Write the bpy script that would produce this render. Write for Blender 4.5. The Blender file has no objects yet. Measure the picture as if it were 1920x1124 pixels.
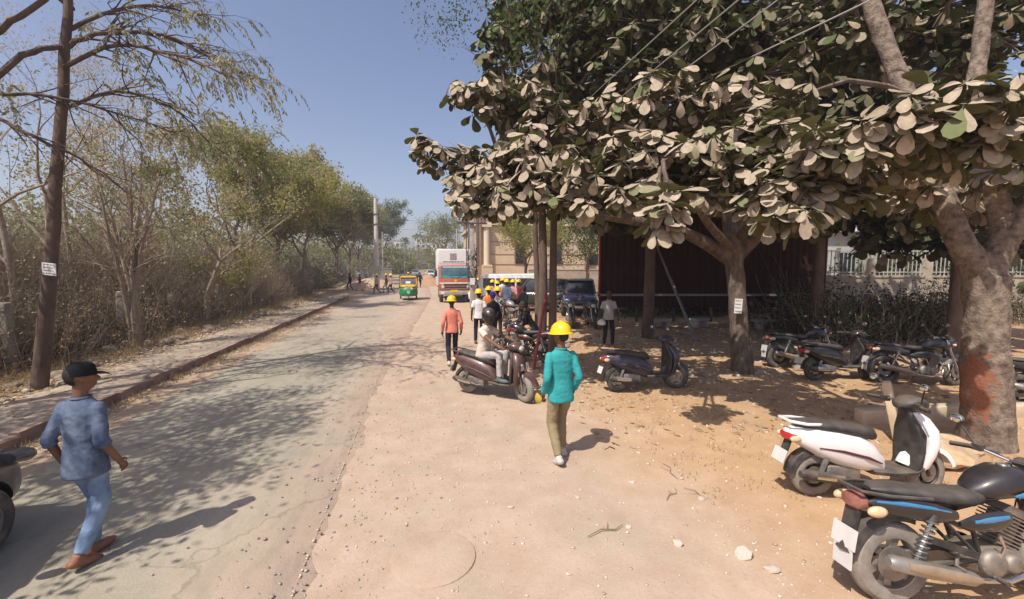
import bpy, bmesh, math, random
import numpy as np
from mathutils import Vector, Matrix, Euler, noise
R = math.radians
scn = bpy.context.scene
COL = scn.collection
# ------------------------------------------------------------------ camera
cam = bpy.data.cameras.new('camera'); camo = bpy.data.objects.new('camera', cam); COL.objects.link(camo)
cam.sensor_fit = 'HORIZONTAL'; cam.sensor_width = 36; cam.lens = 15.0; cam.clip_start = .05; cam.clip_end = 3000
camo.location = (0, 0, 2.5); camo.rotation_euler = (R(90 - 4.65), 0, R(-11.8))
scn.camera = camo
# ------------------------------------------------------------------ sky, sun, exposure
SUN_EL, SUN_AZ = R(56), math.atan2(-.80, -.60)      # sun stands to the left and behind
w = bpy.data.worlds.new('World'); scn.world = w; w.use_nodes = True
nt = w.node_tree; bg = nt.nodes['Background']
sky = nt.nodes.new('ShaderNodeTexSky'); sky.sky_type = 'NISHITA'; sky.sun_disc = False
sky.sun_elevation = SUN_EL; sky.sun_rotation = SUN_AZ; sky.air_density = 1.0; sky.dust_density = 2.0; sky.ozone_density = 1.5; sky.altitude = 0
tint = nt.nodes.new('ShaderNodeMix'); tint.data_type = 'RGBA'; tint.blend_type = 'MULTIPLY'; tint.inputs[0].default_value = 1; tint.inputs[7].default_value = (1.15, 1.03, 1.05, 1)
nt.links.new(sky.outputs[0], tint.inputs[6]); nt.links.new(tint.outputs[2], bg.inputs[0]); bg.inputs[1].default_value = .138
sl = bpy.data.lights.new('sun', 'SUN'); sl.energy = 4.9; sl.angle = R(.53); sl.color = (1, .94, .85)
so = bpy.data.objects.new('sun', sl); COL.objects.link(so)
sd = Vector((math.sin(SUN_AZ) * math.cos(SUN_EL), math.cos(SUN_AZ) * math.cos(SUN_EL), math.sin(SUN_EL)))
so.rotation_euler = sd.to_track_quat('Z', 'Y').to_euler(); so.location = (-10, -8, 20)
vs = scn.view_settings; vs.view_transform = 'Standard'; vs.look = 'None'; vs.exposure = .08; vs.gamma = 1; vs.use_curve_mapping = False
scn.cycles.max_bounces = 6; scn.cycles.diffuse_bounces = 3; scn.cycles.transparent_max_bounces = 8

# ------------------------------------------------------------------ materials
MATS = {}
def mat(name, c1, c2=None, sc=6., rough=.7, metal=0., bump=0., bsc=None, coat=0., spec=.5, dust=None, dz=.5, detail=4., trans=0., stretch=None):
    """principled material; colour drifts from c1 to c2 by noise, optional dust settled in patches on upward faces"""
    if name in MATS: return MATS[name]
    m = bpy.data.materials.new(name); m.use_nodes = True; t = m.node_tree; N = t.nodes; L = t.links
    b = N['Principled BSDF']; b.inputs['Roughness'].default_value = rough; b.inputs['Metallic'].default_value = metal
    b.inputs['Specular IOR Level'].default_value = spec; b.inputs['Coat Weight'].default_value = coat; b.inputs['Coat Roughness'].default_value = .12
    if trans: b.inputs['Transmission Weight'].default_value = trans
    tc = N.new('ShaderNodeTexCoord'); src = tc.outputs['Object']
    if stretch:
        mp = N.new('ShaderNodeMapping'); mp.inputs['Scale'].default_value = stretch; L.new(src, mp.inputs[0]); src = mp.outputs[0]
    col = None
    if c2 is not None:
        n = N.new('ShaderNodeTexNoise'); n.inputs['Scale'].default_value = sc; n.inputs['Detail'].default_value = detail; n.inputs['Roughness'].default_value = .65; L.new(src, n.inputs['Vector'])
        r = N.new('ShaderNodeValToRGB'); r.color_ramp.elements[0].position = .34; r.color_ramp.elements[1].position = .66
        r.color_ramp.elements[0].color = (*c1, 1); r.color_ramp.elements[1].color = (*c2, 1); L.new(n.outputs[0], r.inputs[0]); col = r.outputs[0]
    if dust is not None:
        g = N.new('ShaderNodeNewGeometry'); sx = N.new('ShaderNodeSeparateXYZ'); L.new(g.outputs['Normal'], sx.inputs[0])
        n2 = N.new('ShaderNodeTexNoise'); n2.inputs['Scale'].default_value = 9; n2.inputs['Detail'].default_value = 5; L.new(src, n2.inputs['Vector'])
        ma = N.new('ShaderNodeMath'); ma.operation = 'MULTIPLY_ADD'; ma.inputs[1].default_value = .45; L.new(sx.outputs[2], ma.inputs[0]); L.new(n2.outputs[0], ma.inputs[2])
        mr = N.new('ShaderNodeMapRange'); mr.inputs[1].default_value = .45; mr.inputs[2].default_value = 1.05; mr.inputs[4].default_value = dz; L.new(ma.outputs[0], mr.inputs[0])
        mx = N.new('ShaderNodeMix'); mx.data_type = 'RGBA'; L.new(mr.outputs[0], mx.inputs[0])
        if col is None: mx.inputs[6].default_value = (*c1, 1)
        else: L.new(col, mx.inputs[6])
        mx.inputs[7].default_value = (*dust, 1); col = mx.outputs[2]
        rr = N.new('ShaderNodeMapRange'); rr.inputs[3].default_value = rough; rr.inputs[4].default_value = .85; L.new(mr.outputs[0], rr.inputs[0]); L.new(rr.outputs[0], b.inputs['Roughness'])
    if col is None: b.inputs['Base Color'].default_value = (*c1, 1)
    else: L.new(col, b.inputs['Base Color'])
    if bump:
        n3 = N.new('ShaderNodeTexNoise'); n3.inputs['Scale'].default_value = bsc or sc * 4; n3.inputs['Detail'].default_value = 5; L.new(src, n3.inputs['Vector'])
        bu = N.new('ShaderNodeBump'); bu.inputs['Strength'].default_value = bump; bu.inputs['Distance'].default_value = .02; L.new(n3.outputs[0], bu.inputs['Height']); L.new(bu.outputs[0], b.inputs['Normal'])
    MATS[name] = m; return m
def leafmat(name, top, under, var, trans=.25, rough=.7, per_object=False, dustvar=None):
    """two-sided leaf: top colour varied leaf by leaf, own underside colour, some light passing through"""
    if name in MATS: return MATS[name]
    m = bpy.data.materials.new(name); m.use_nodes = True; t = m.node_tree; N = t.nodes; L = t.links; N.clear()
    out = N.new('ShaderNodeOutputMaterial'); g = N.new('ShaderNodeNewGeometry')
    if per_object: rnd = N.new('ShaderNodeObjectInfo').outputs['Random']
    else: rnd = g.outputs['Random Per Island']
    r = N.new('ShaderNodeValToRGB'); r.color_ramp.elements[0].color = (*top, 1); r.color_ramp.elements[1].color = (*var, 1)
    if dustvar is not None:
        e = r.color_ramp.elements.new(.86); e.color = (*var, 1); r.color_ramp.elements[-1].color = (*dustvar, 1)
    L.new(rnd, r.inputs[0])
    tc = N.new('ShaderNodeTexCoord'); n = N.new('ShaderNodeTexNoise'); n.inputs['Scale'].default_value = 14; L.new(tc.outputs['Object'], n.inputs['Vector'])
    hs = N.new('ShaderNodeHueSaturation'); mr = N.new('ShaderNodeMapRange'); mr.inputs[1].default_value = .3; mr.inputs[2].default_value = .7; mr.inputs[3].default_value = .8; mr.inputs[4].default_value = 1.15
    L.new(n.outputs[0], mr.inputs[0]); L.new(mr.outputs[0], hs.inputs['Value']); L.new(r.outputs[0], hs.inputs['Color'])
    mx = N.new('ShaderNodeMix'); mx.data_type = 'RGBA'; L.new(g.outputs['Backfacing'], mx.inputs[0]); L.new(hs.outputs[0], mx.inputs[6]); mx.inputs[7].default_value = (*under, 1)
    b = N.new('ShaderNodeBsdfPrincipled'); b.inputs['Roughness'].default_value = rough; b.inputs['Specular IOR Level'].default_value = .3; L.new(mx.outputs[2], b.inputs['Base Color'])
    tr = N.new('ShaderNodeBsdfTranslucent'); tr.inputs[0].default_value = (under[0] * 1.3, under[1] * 1.5, under[2], 1)
    ms = N.new('ShaderNodeMixShader'); ms.inputs[0].default_value = trans; L.new(b.outputs[0], ms.inputs[1]); L.new(tr.outputs[0], ms.inputs[2]); L.new(ms.outputs[0], out.inputs[0])
    MATS[name] = m; return m

# ------------------------------------------------------------------ object helpers
def link(o, parent=None):
    COL.objects.link(o)
    if parent is not None: o.parent = parent
    return o
def tag(o, label=None, cat=None, group=None, kind=None):
    if label: o['label'] = label
    if cat: o['category'] = cat
    if group: o['group'] = group
    if kind: o['kind'] = kind
    return o
def thing(name, label, cat, loc=(0, 0, 0), rz=0., group=None):
    o = bpy.data.objects.new(name, None); o.empty_display_size = .2; link(o); o.location = loc; o.rotation_euler = (0, 0, rz)
    return tag(o, label, cat, group)
def copy_tree(o, parent=None):
    c = o.copy(); COL.objects.link(c); c.parent = parent
    for ch in list(o.children): copy_tree(ch, c)
    return c
def mesh_np(name, V, F, m, parent=None, smooth=False):
    """V (n,3) array, F (k,3 or 4) int array -> one mesh object"""
    me = bpy.data.meshes.new(name); V = np.asarray(V, np.float32); F = np.asarray(F, np.int32); k = F.shape[1]
    me.vertices.add(len(V)); me.vertices.foreach_set('co', V.ravel()); me.loops.add(F.size); me.loops.foreach_set('vertex_index', F.ravel())
    me.polygons.add(len(F)); me.polygons.foreach_set('loop_start', np.arange(0, F.size, k, dtype=np.int32))
    if smooth: me.polygons.foreach_set('use_smooth', np.ones(len(F), bool))
    me.update(calc_edges=True); me.validate()
    if m: me.materials.append(m)
    return link(bpy.data.objects.new(name, me), parent)
class MB:
    """collects shapes; build() links them as one mesh object"""
    def __init__(s): s.v = []; s.f = []
    def add(s, V, F):
        o = len(s.v); s.v += [tuple(p) for p in V]; s.f += [tuple(i + o for i in q) for q in F]; return s
    def box(s, c, d, rot=None, taper=1.):
        x, y, z = d[0] / 2, d[1] / 2, d[2] / 2; P = []
        for k in (-1, 1):
            t = taper if k == 1 else 1.
            for a, b in ((-1, -1), (1, -1), (1, 1), (-1, 1)):
                v = Vector((a * x * t, b * y * t, k * z))
                if rot is not None: v = rot @ v
                P.append(v + Vector(c))
        return s.add(P, [(3, 2, 1, 0), (4, 5, 6, 7), (0, 1, 5, 4), (1, 2, 6, 5), (2, 3, 7, 6), (3, 0, 4, 7)])
    def tube(s, pts, rad, n=8, cap=True, flat=1.):
        pts = [Vector(p) for p in pts]; k = len(pts)
        if not hasattr(rad, '__len__'): rad = [rad] * k
        V = []; F = []; up = None
        for i, p in enumerate(pts):
            d = (pts[min(i + 1, k - 1)] - pts[max(i - 1, 0)]).normalized()
            if up is None:
                up = Vector((0, 0, 1)) if abs(d.z) < .9 else Vector((0, 1, 0))
            a = d.cross(up); 
            if a.length < 1e-5: a = d.orthogonal()
            a.normalize(); b = a.cross(d).normalized(); up = b
            for j in range(n):
                t = 2 * math.pi * j / n; V.append(p + a * math.cos(t) * rad[i] + b * math.sin(t) * rad[i] * flat)
        for i in range(k - 1):
            for j in range(n):
                q = (j + 1) % n; F.append((i * n + j, i * n + q, (i + 1) * n + q, (i + 1) * n + j))
        if cap: F.append(tuple(range(n - 1, -1, -1))); F.append(tuple(range((k - 1) * n, k * n)))
        return s.add(V, F)
    def loft(s, secs, n=16, cap=True):
        """secs: (x, y, z, half width, half height, tilt about X, power)"""
        V = []; F = []
        for q in secs:
            x, y, z, a, b = q[:5]; t = q[5] if len(q) > 5 else 0; pw = q[6] if len(q) > 6 else 2.
            for j in range(n):
                th = 2 * math.pi * (j + .5) / n; c, d = math.cos(th), math.sin(th)
                u = a * math.copysign(abs(c) ** (2 / pw), c); w_ = b * math.copysign(abs(d) ** (2 / pw), d)
                V.append((x + u, y - w_ * math.sin(t), z + w_ * math.cos(t)))
        k = len(secs)
        for i in range(k - 1):
            for j in range(n):
                q = (j + 1) % n; F.append((i * n + j, i * n + q, (i + 1) * n + q, (i + 1) * n + j))
        if cap: F.append(tuple(range(n - 1, -1, -1))); F.append(tuple(range((k - 1) * n, k * n)))
        return s.add(V, F)
    def ell(s, c, r, nu=12, nv=8, rot=None):
        V = []; F = []
        for i in range(1, nv):
            ph = math.pi * i / nv
            for j in range(nu):
                th = 2 * math.pi * j / nu; v = Vector((r[0] * math.sin(ph) * math.cos(th), r[1] * math.sin(ph) * math.sin(th), r[2] * math.cos(ph)))
                if rot is not None: v = rot @ v
                V.append(v + Vector(c))
        for z in (1, -1):
            v = Vector((0, 0, z * r[2])); v = rot @ v if rot is not None else v; V.append(v + Vector(c))
        T, B = len(V) - 2, len(V) - 1
        for i in range(nv - 2):
            for j in range(nu):
                q = (j + 1) % nu; F.append((i * nu + j, (i + 1) * nu + j, (i + 1) * nu + q, i * nu + q))
        for j in range(nu):
            q = (j + 1) % nu; F.append((T, j, q)); F.append((B, (nv - 2) * nu + q, (nv - 2) * nu + j))
        return s.add(V, F)
    def lathe(s, prof, c=(0, 0, 0), axis='Z', n=20, a0=0, a1=2 * math.pi):
        """prof: (radius, height along axis) closed back on itself or open"""
        V = []; F = []; full = abs(a1 - a0 - 2 * math.pi) < 1e-4; m_ = n if full else n + 1; k = len(prof)
        for j in range(m_):
            t = a0 + (a1 - a0) * j / n
            for r, h in prof:
                x, y = r * math.cos(t), r * math.sin(t)
                p = (x, y, h) if axis == 'Z' else ((h, x, y) if axis == 'X' else (y, h, x))
                V.append((p[0] + c[0], p[1] + c[1], p[2] + c[2]))
        for j in range(n):
            q = (j + 1) % m_
            for i in range(k - 1): F.append((j * k + i, q * k + i, q * k + i + 1, j * k + i + 1))
        return s.add(V, F)
    def prism(s, poly, x0, x1, axis='X'):
        """poly of (y,z) pushed from x0 to x1"""
        n = len(poly); V = []
        for x in (x0, x1):
            for a, b in poly: V.append((x, a, b) if axis == 'X' else ((a, x, b) if axis == 'Y' else (a, b, x)))
        F = [tuple(range(n - 1, -1, -1)), tuple(range(n, 2 * n))] + [(i, (i + 1) % n, n + (i + 1) % n, n + i) for i in range(n)]
        return s.add(V, F)
    def mirror(s):
        n = len(s.v); s.v += [(-a, b, c) for a, b, c in s.v]; s.f += [tuple(i + n for i in reversed(q)) for q in s.f]; return s
    def mesh(s, name, smooth=True, ang=40):
        me = bpy.data.meshes.new(name); me.from_pydata(s.v, [], s.f)
        bm = bmesh.new(); bm.from_mesh(me); bmesh.ops.recalc_face_normals(bm, faces=bm.faces); bm.to_mesh(me); bm.free()
        if smooth:
            me.polygons.foreach_set('use_smooth', [True] * len(me.polygons)); me.set_sharp_from_angle(angle=R(ang))
        return me
    def build(s, name, m, parent=None, smooth=True, ang=40):
        me = s.mesh(name, smooth, ang); me.materials.append(m)
        return link(bpy.data.objects.new(name, me), parent)
    def soft(s, name, m, parent=None, lev=1, bev=0.):
        """as build(), rounded by bevel and subdivision"""
        o = s.build(name, m, None); COL.objects.unlink(o)
        if bev:
            b = o.modifiers.new('b', 'BEVEL'); b.width = bev; b.segments = 2; b.limit_method = 'ANGLE'
        if lev:
            q = o.modifiers.new('s', 'SUBSURF'); q.levels = lev
        return bake(o, name, m, parent)
TMP = bpy.data.scenes.new('workbench')            # a side scene where single objects are evaluated quickly; removed at the end
def bake(o, name, m, parent=None):
    TMP.collection.objects.link(o); vl = TMP.view_layers[0]; vl.update(); me = bpy.data.meshes.new_from_object(o.evaluated_get(vl.depsgraph))
    bpy.data.objects.remove(o)
    me.polygons.foreach_set('use_smooth', [True] * len(me.polygons)); me.set_sharp_from_angle(angle=R(50))
    me.materials.clear(); me.materials.append(m); me.name = name
    return link(bpy.data.objects.new(name, me), parent)
def fb(x, y, s=1., o=0.): return noise.fractal(Vector((x * s, y * s, o)), 1., 2., 4)

# ------------------------------------------------------------------ setting: ground, road, pavement
def gz(x, y):
    """height of the ground: flat under the road, a raised bank on the left, trodden sand on the right"""
    if x < -5.6:
        e = min(1, (-5.6 - x) / .15) * .11
        if x < -7: e += min(1., (-7 - x) / 3.) * .3 + .05 * fb(x, y, 1.1, 3.) * min(1, -7 - x)
        f = 1. if y < 34 else max(0., 1 - (y - 34) / 3)
        return e * f
    h = 0.
    if x > -1.1:
        q = min(1, (x + 1.1) / 2.5)
        h = q * (.030 * fb(x, y, .55, 1.) + .012 * fb(x, y, 3., 2.)) - .012 * min(1, q * 4)
        for rx in (.35, 1.75): h -= .022 * math.exp(-((x - rx - .25 * math.sin(y * .35)) / .16) ** 2) * (.6 + .4 * fb(x, y, .5, 9.))
        if x > 3: h += min(1, (x - 3) / 3) * .02 * fb(x, y, 1.6, 5.)
    elif x < -4.5: h = .02 * fb(x, y, 2., 7.) * min(1, (-4.5 - x) / .4)
    return h if abs(x) < 60 and y < 60 else h * max(0, 1 - (y - 60) / 30 if y > 60 else 1)
def axis_pts(a, b, d, lo, hi):
    p = list(np.arange(a, b, d)); x, st = b, d
    while x < hi: p.append(x); st *= 1.25; x += st
    p.append(hi); x, st = a - d, d; q = []
    while x > lo: q.append(x); st *= 1.25; x -= st
    q.append(lo); return np.array(q[::-1] + p)
gx = axis_pts(-14, 17, .13, -900, 900); gy = axis_pts(.5, 24, .13, -200, 1500)
def grid(xs, ys, zf):
    V = [(x, y, zf(x, y)) for y in ys for x in xs]; n = len(xs)
    i = np.arange(len(ys) - 1)[:, None] * n + np.arange(n - 1)[None, :]
    return V, np.stack([i, i + 1, i + n + 1, i + n], -1).reshape(-1, 4)
def ground_mat():
    m = bpy.data.materials.new('dirt'); m.use_nodes = True; t = m.node_tree; N = t.nodes; L = t.links; b = N['Principled BSDF']; b.inputs['Roughness'].default_value = .95; b.inputs['Specular IOR Level'].default_value = .15
    tc = N.new('ShaderNodeTexCoord'); P = tc.outputs['Object']; sx = N.new('ShaderNodeSeparateXYZ'); L.new(P, sx.inputs[0])
    def nz(s, d=6., r=.6):
        n = N.new('ShaderNodeTexNoise'); n.inputs['Scale'].default_value = s; n.inputs['Detail'].default_value = d; n.inputs['Roughness'].default_value = r; L.new(P, n.inputs['Vector']); return n.outputs[0]
    def mixc(f, a, c):
        k = N.new('ShaderNodeMix'); k.data_type = 'RGBA'; L.new(f, k.inputs[0])
        for s_, i in ((a, 6), (c, 7)):
            if isinstance(s_, tuple): k.inputs[i].default_value = (*s_, 1)
            else: L.new(s_, k.inputs[i])
        return k.outputs[2]
    def rng(v, a, c, lo=0., hi=1.):
        k = N.new('ShaderNodeMapRange'); L.new(v, k.inputs[0]); k.inputs[1].default_value = a; k.inputs[2].default_value = c; k.inputs[3].default_value = lo; k.inputs[4].default_value = hi; return k.outputs[0]
    def madd(v, k_, u):
        k = N.new('ShaderNodeMath'); k.operation = 'MULTIPLY_ADD'; L.new(v, k.inputs[0]); k.inputs[1].default_value = k_; L.new(u, k.inputs[2]); return k.outputs[0]
    big = nz(.45); mid = nz(2.2); fine = nz(26, 8, .7); peb = nz(70, 3, .6)
    pink = mixc(rng(mid, .35, .65), (.435, .315, .228), (.505, .385, .292))
    pink = mixc(rng(nz(.9), .48, .70, 0, .8), pink, (.40, .335, .25))
    orange = mixc(rng(mid, .3, .7), (.43, .265, .14), (.52, .345, .20))
    xo = madd(big, 3.2, sx.outputs[0])
    c = mixc(rng(xo, 3.4, 5.6), pink, orange)
    bank = mixc(rng(mid, .35, .65), (.20, .125, .075), (.33, .22, .14))
    xl = madd(mid, 1.0, sx.outputs[0])
    c = mixc(rng(xl, -6.2, -7.2), c, bank)
    c = mixc(rng(xl, -3.4, -4.2, 0, .55), c, (.42, .29, .17))
    c = mixc(rng(fine, .52, .72, 0, .42), c, (.33, .22, .14))
    c = mixc(rng(peb, .66, .74, 0, .8), c, (.66, .56, .46))
    c = mixc(rng(nz(45, 2), .72, .78, 0, .4), c, (.24, .19, .15))
    L.new(c, b.inputs['Base Color'])
    bu = N.new('ShaderNodeBump'); bu.inputs['Strength'].default_value = .35; bu.inputs['Distance'].default_value = .02; L.new(madd(peb, .6, fine), bu.inputs['Height']); L.new(bu.outputs[0], b.inputs['Normal'])
    return m
V, F = grid(gx, gy, gz)
g = mesh_np('ground', V, F, ground_mat(), smooth=True); tag(g, kind='structure')
def road_mat():
    m = bpy.data.materials.new('dusty_asphalt'); m.use_nodes = True; t = m.node_tree; N = t.nodes; L = t.links; b = N['Principled BSDF']; b.inputs['Roughness'].default_value = .9; b.inputs['Specular IOR Level'].default_value = .2
    tc = N.new('ShaderNodeTexCoord'); P = tc.outputs['Object']; mp = N.new('ShaderNodeMapping'); mp.inputs['Scale'].default_value = (1, .35, 1); L.new(P, mp.inputs[0])
    def nz(s, src, d=6.):
        n = N.new('ShaderNodeTexNoise'); n.inputs['Scale'].default_value = s; n.inputs['Detail'].default_value = d; n.inputs['Roughness'].default_value = .62; L.new(src, n.inputs['Vector']); return n.outputs[0]
    def ramp(v, a, c, ca, cb):
        r = N.new('ShaderNodeValToRGB'); r.color_ramp.elements[0].position = a; r.color_ramp.elements[1].position = c; r.color_ramp.elements[0].color = (*ca, 1); r.color_ramp.elements[1].color = (*cb, 1); L.new(v, r.inputs[0]); return r.outputs[0]
    def mix(f, a, c):
        k = N.new('ShaderNodeMix'); k.data_type = 'RGBA'
        if isinstance(f, float): k.inputs[0].default_value = f
        else: L.new(f, k.inputs[0])
        for s_, i in ((a, 6), (c, 7)):
            if isinstance(s_, tuple): k.inputs[i].default_value = (*s_, 1)
            else: L.new(s_, k.inputs[i])
        return k.outputs[2]
    c = ramp(nz(1.1, mp.outputs[0]), .36, .66, (.30, .27, .203), (.40, .353, .268))
    fine = nz(60, P, 4)
    k = N.new('ShaderNodeMapRange'); L.new(fine, k.inputs[0]); k.inputs[1].default_value = .5; k.inputs[2].default_value = .75; k.inputs[4].default_value = .45
    c = mix(k.outputs[0], c, (.20, .18, .15))
    sx = N.new('ShaderNodeSeparateXYZ'); L.new(P, sx.inputs[0])
    ma = N.new('ShaderNodeMath'); ma.operation = 'MULTIPLY_ADD'; L.new(nz(.7, P), ma.inputs[0]); ma.inputs[1].default_value = 2.4; L.new(sx.outputs[0], ma.inputs[2])
    k2 = N.new('ShaderNodeMapRange'); L.new(ma.outputs[0], k2.inputs[0]); k2.inputs[1].default_value = -.85; k2.inputs[2].default_value = .55
    c = mix(k2.outputs[0], c, (.50, .36, .27))                       # red dust drifted over the right edge
    ky = N.new('ShaderNodeMapRange'); L.new(sx.outputs[1], ky.inputs[0]); ky.inputs[1].default_value = 12; ky.inputs[2].default_value = 30; ky.inputs[4].default_value = .6
    c = mix(ky.outputs[0], c, (.46, .345, .265))                     # dustier towards the works down the road
    vo = N.new('ShaderNodeTexVoronoi'); vo.feature = 'DISTANCE_TO_EDGE'; vo.inputs['Scale'].default_value = .55; wv = N.new('ShaderNodeVectorMath'); wv.operation = 'MULTIPLY_ADD'; nv = N.new('ShaderNodeTexNoise'); nv.inputs['Scale'].default_value = 2.5; nv.inputs['Detail'].default_value = 5; L.new(P, nv.inputs['Vector']); L.new(nv.outputs['Color'], wv.inputs[0]); wv.inputs[1].default_value = (.7, .7, .7); L.new(P, wv.inputs[2]); L.new(wv.outputs[0], vo.inputs['Vector'])
    st = N.new('ShaderNodeMapRange'); L.new(nz(5., mp.outputs[0], 8), st.inputs[0]); st.inputs[1].default_value = .48; st.inputs[2].default_value = .72; st.inputs[4].default_value = .5
    c = mix(st.outputs[0], c, (.235, .205, .16))
    gr = N.new('ShaderNodeMapRange'); L.new(nz(150, P, 2), gr.inputs[0]); gr.inputs[1].default_value = .6; gr.inputs[2].default_value = .75; gr.inputs[4].default_value = .5
    c = mix(gr.outputs[0], c, (.52, .46, .37))
    ck = N.new('ShaderNodeMapRange'); L.new(vo.outputs['Distance'], ck.inputs[0]); ck.inputs[1].default_value = .0; ck.inputs[2].default_value = .012; ck.inputs[3].default_value = .45; ck.inputs[4].default_value = 0.
    c = mix(ck.outputs[0], c, (.15, .13, .10))
    L.new(c, b.inputs['Base Color'])
    bu = N.new('ShaderNodeBump'); bu.inputs['Strength'].default_value = .3; bu.inputs['Distance'].default_value = .02; L.new(fine, bu.inputs['Height']); L.new(bu.outputs[0], b.inputs['Normal'])
    return m
def road_edges(y):
    l = -4.65 + .22 * fb(0, y, .8, 11.) + .08 * fb(0, y, 4., 12.)
    r = -.95 + .16 * fb(0, y, .7, 13.) + .07 * fb(0, y, 5., 14.) + max(0, min(1, (y - 9) / 25)) * 1.6
    return l, r
ys = np.concatenate([np.arange(-12, 40, .16), np.arange(40, 420, 8.)]); RV = []; RF = []
for i, y in enumerate(ys):
    l, r = road_edges(y); xs = [l - .05, l] + [l + (r - l) * t for t in (.2, .4, .6, .8)] + [r, r + .05]
    for j, x in enumerate(xs): RV.append((x, y, -.03 if j in (0, 7) else .010 + .004 * fb(x, y, 1.2, 4.)))
    if i:
        for j in range(7): RF.append(((i - 1) * 8 + j, (i - 1) * 8 + j + 1, i * 8 + j + 1, i * 8 + j))
tag(mesh_np('road', RV, RF, road_mat(), smooth=True), kind='structure')
# pavement strip and kerb stones on the left
pav = mat('pavement_concrete', (.33, .255, .185), (.44, .355, .27), 1.6, .93, bump=.35, bsc=40)
ys = np.arange(-4, 34.2, .3); V = []; F = []
for i, y in enumerate(ys):
    e = -7.0 + .25 * fb(0, y, .6, 21.)
    for j, x in enumerate((e - .1, e, -6.4, -5.64)): V.append((x, y, .06 if j == 0 else .158 + .012 * fb(x, y, 1.3, 22.)))
    if i:
        for j in range(3): F.append(((i - 1) * 4 + j, (i - 1) * 4 + j + 1, i * 4 + j + 1, i * 4 + j))
tag(mesh_np('pavement', V, F, pav, smooth=True), kind='structure')
kerb = tag(bpy.data.objects.new('kerb', None), kind='structure'); link(kerb)
km = mat('kerb_stone_red', (.20, .10, .075), (.34, .21, .155), 3., .9, bump=.5, bsc=30, dust=(.42, .32, .23), dz=.8)
rk = random.Random(5); kmesh = []
for v in range(5):
    b = MB(); p = [(-.075 , 0), (.075, 0), (.07, .16), (.05, .185), (-.07, .185)]
    for i in range(6):
        yy = -.485 + .97 * i / 5; b.v += [(x + rk.uniform(-.008, .008), yy, z + (rk.uniform(-.014, .006) if z > .1 else -.06)) for x, z in p]
        if i: b.f += [((i - 1) * 5 + j, (i - 1) * 5 + (j + 1) % 5, i * 5 + (j + 1) % 5, i * 5 + j) for j in range(5)]
    b.f += [(4, 3, 2, 1, 0), (25, 26, 27, 28, 29)]; me = b.mesh('kerb_stone', True, 35); me.materials.append(km); kmesh.append(me)
for i in range(34):
    y = .5 + i
    if i in (30, 32): continue
    o = link(bpy.data.objects.new('kerb_stone', kmesh[rk.randrange(5)]), kerb)
    o.location = (-5.56 + rk.uniform(-.015, .015), y, rk.uniform(-.02, .005)); o.rotation_euler = (rk.uniform(-.008, .008), rk.uniform(-.03, .03), rk.uniform(-.012, .012) + (math.pi if rk.random() < .5 else 0))
# old inspection cover sunk in the dirt
cv = mat('cover_concrete', (.43, .325, .235), (.51, .40, .30), 5, .95, bump=.4, bsc=50)
b = MB(); b.lathe([(0, .0), (.33, .0), (.36, -.006), (.37, -.05)], (.05, 3.55, .0), n=36); tag(b.build('inspection_cover', g.data.materials[0]), 'round dust-covered concrete inspection cover sunk in the pink dirt', 'cover')
CL_NEAR = [(0.12,8.67,4.80,0.36,0.20,5), (0.61,8.44,4.51,0.51,0.29,9), (1.08,8.11,4.11,0.55,0.38,14), (1.66,7.97,3.87,0.60,0.28,14), (2.11,7.71,4.37,0.88,0.44,22), (2.82,6.92,4.04,0.72,0.36,20), (3.42,6.40,4.25,0.68,0.36,22), (3.92,5.87,4.07,0.64,0.36,22), (4.34,5.36,3.86,0.53,0.34,20), (4.45,4.89,3.53,0.39,0.28,14), (4.61,4.57,3.67,0.46,0.36,18), (4.39,4.47,3.13,0.26,0.20,6), (2.98,4.88,3.31,0.20,0.27,8), (4.78,4.24,3.91,0.50,0.28,16), (5.02,3.90,4.06,0.47,0.26,16), (5.35,3.62,4.08,0.51,0.28,16), (5.79,3.52,3.86,0.25,0.20,8), (6.72,3.89,4.47,0.31,0.38,10), (5.45,4.59,3.64,0.34,0.24,9), (6.68,4.85,3.67,0.45,0.30,9), (4.79,5.51,4.41,0.62,0.31,18), (2.87,6.56,3.59,0.52,0.26,9), (0.85,8.61,5.90,0.36,0.20,5), (1.33,8.39,5.69,0.61,0.33,14), (2.21,8.51,5.65,0.74,0.48,18), (3.25,7.74,5.16,0.80,0.50,20), (4.06,7.08,5.37,0.75,0.47,20), (4.82,6.38,5.09,0.61,0.44,18), (5.51,5.72,4.99,0.57,0.33,14), (2.33,8.54,5.04,0.86,0.43,16), (1.84,8.81,4.66,0.66,0.55,12), ]
CL_HIGH = [(1.74,9.77,7.32,0.53,0.71,14), (2.39,10.23,8.32,0.88,0.62,16), (3.43,9.45,7.67,1.07,0.83,22), (4.34,8.66,6.62,1.01,0.68,22), (4.57,8.69,7.62,1.01,0.68,20), (5.35,7.95,6.81,0.96,0.64,20), (5.58,7.99,7.87,0.96,0.64,14), (6.61,7.72,7.13,0.96,0.64,18), (6.30,7.18,6.06,0.80,0.50,16), (7.39,6.99,6.56,0.80,0.60,18), (7.60,7.02,7.45,0.90,0.60,14), (9.00,7.22,7.13,0.85,0.64,16), (9.93,7.00,6.92,0.85,0.74,16), (10.36,6.98,7.66,0.85,0.64,12), (10.52,6.35,6.66,0.70,0.80,14), (10.92,6.32,7.35,0.60,0.60,10), (3.16,9.74,6.74,1.10,0.61,18), (3.68,9.50,8.97,1.43,0.71,10), (5.39,8.12,8.93,1.70,0.74,10), (7.52,7.14,8.65,1.60,0.70,10), (9.96,6.61,8.45,1.40,0.70,10), ]
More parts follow.
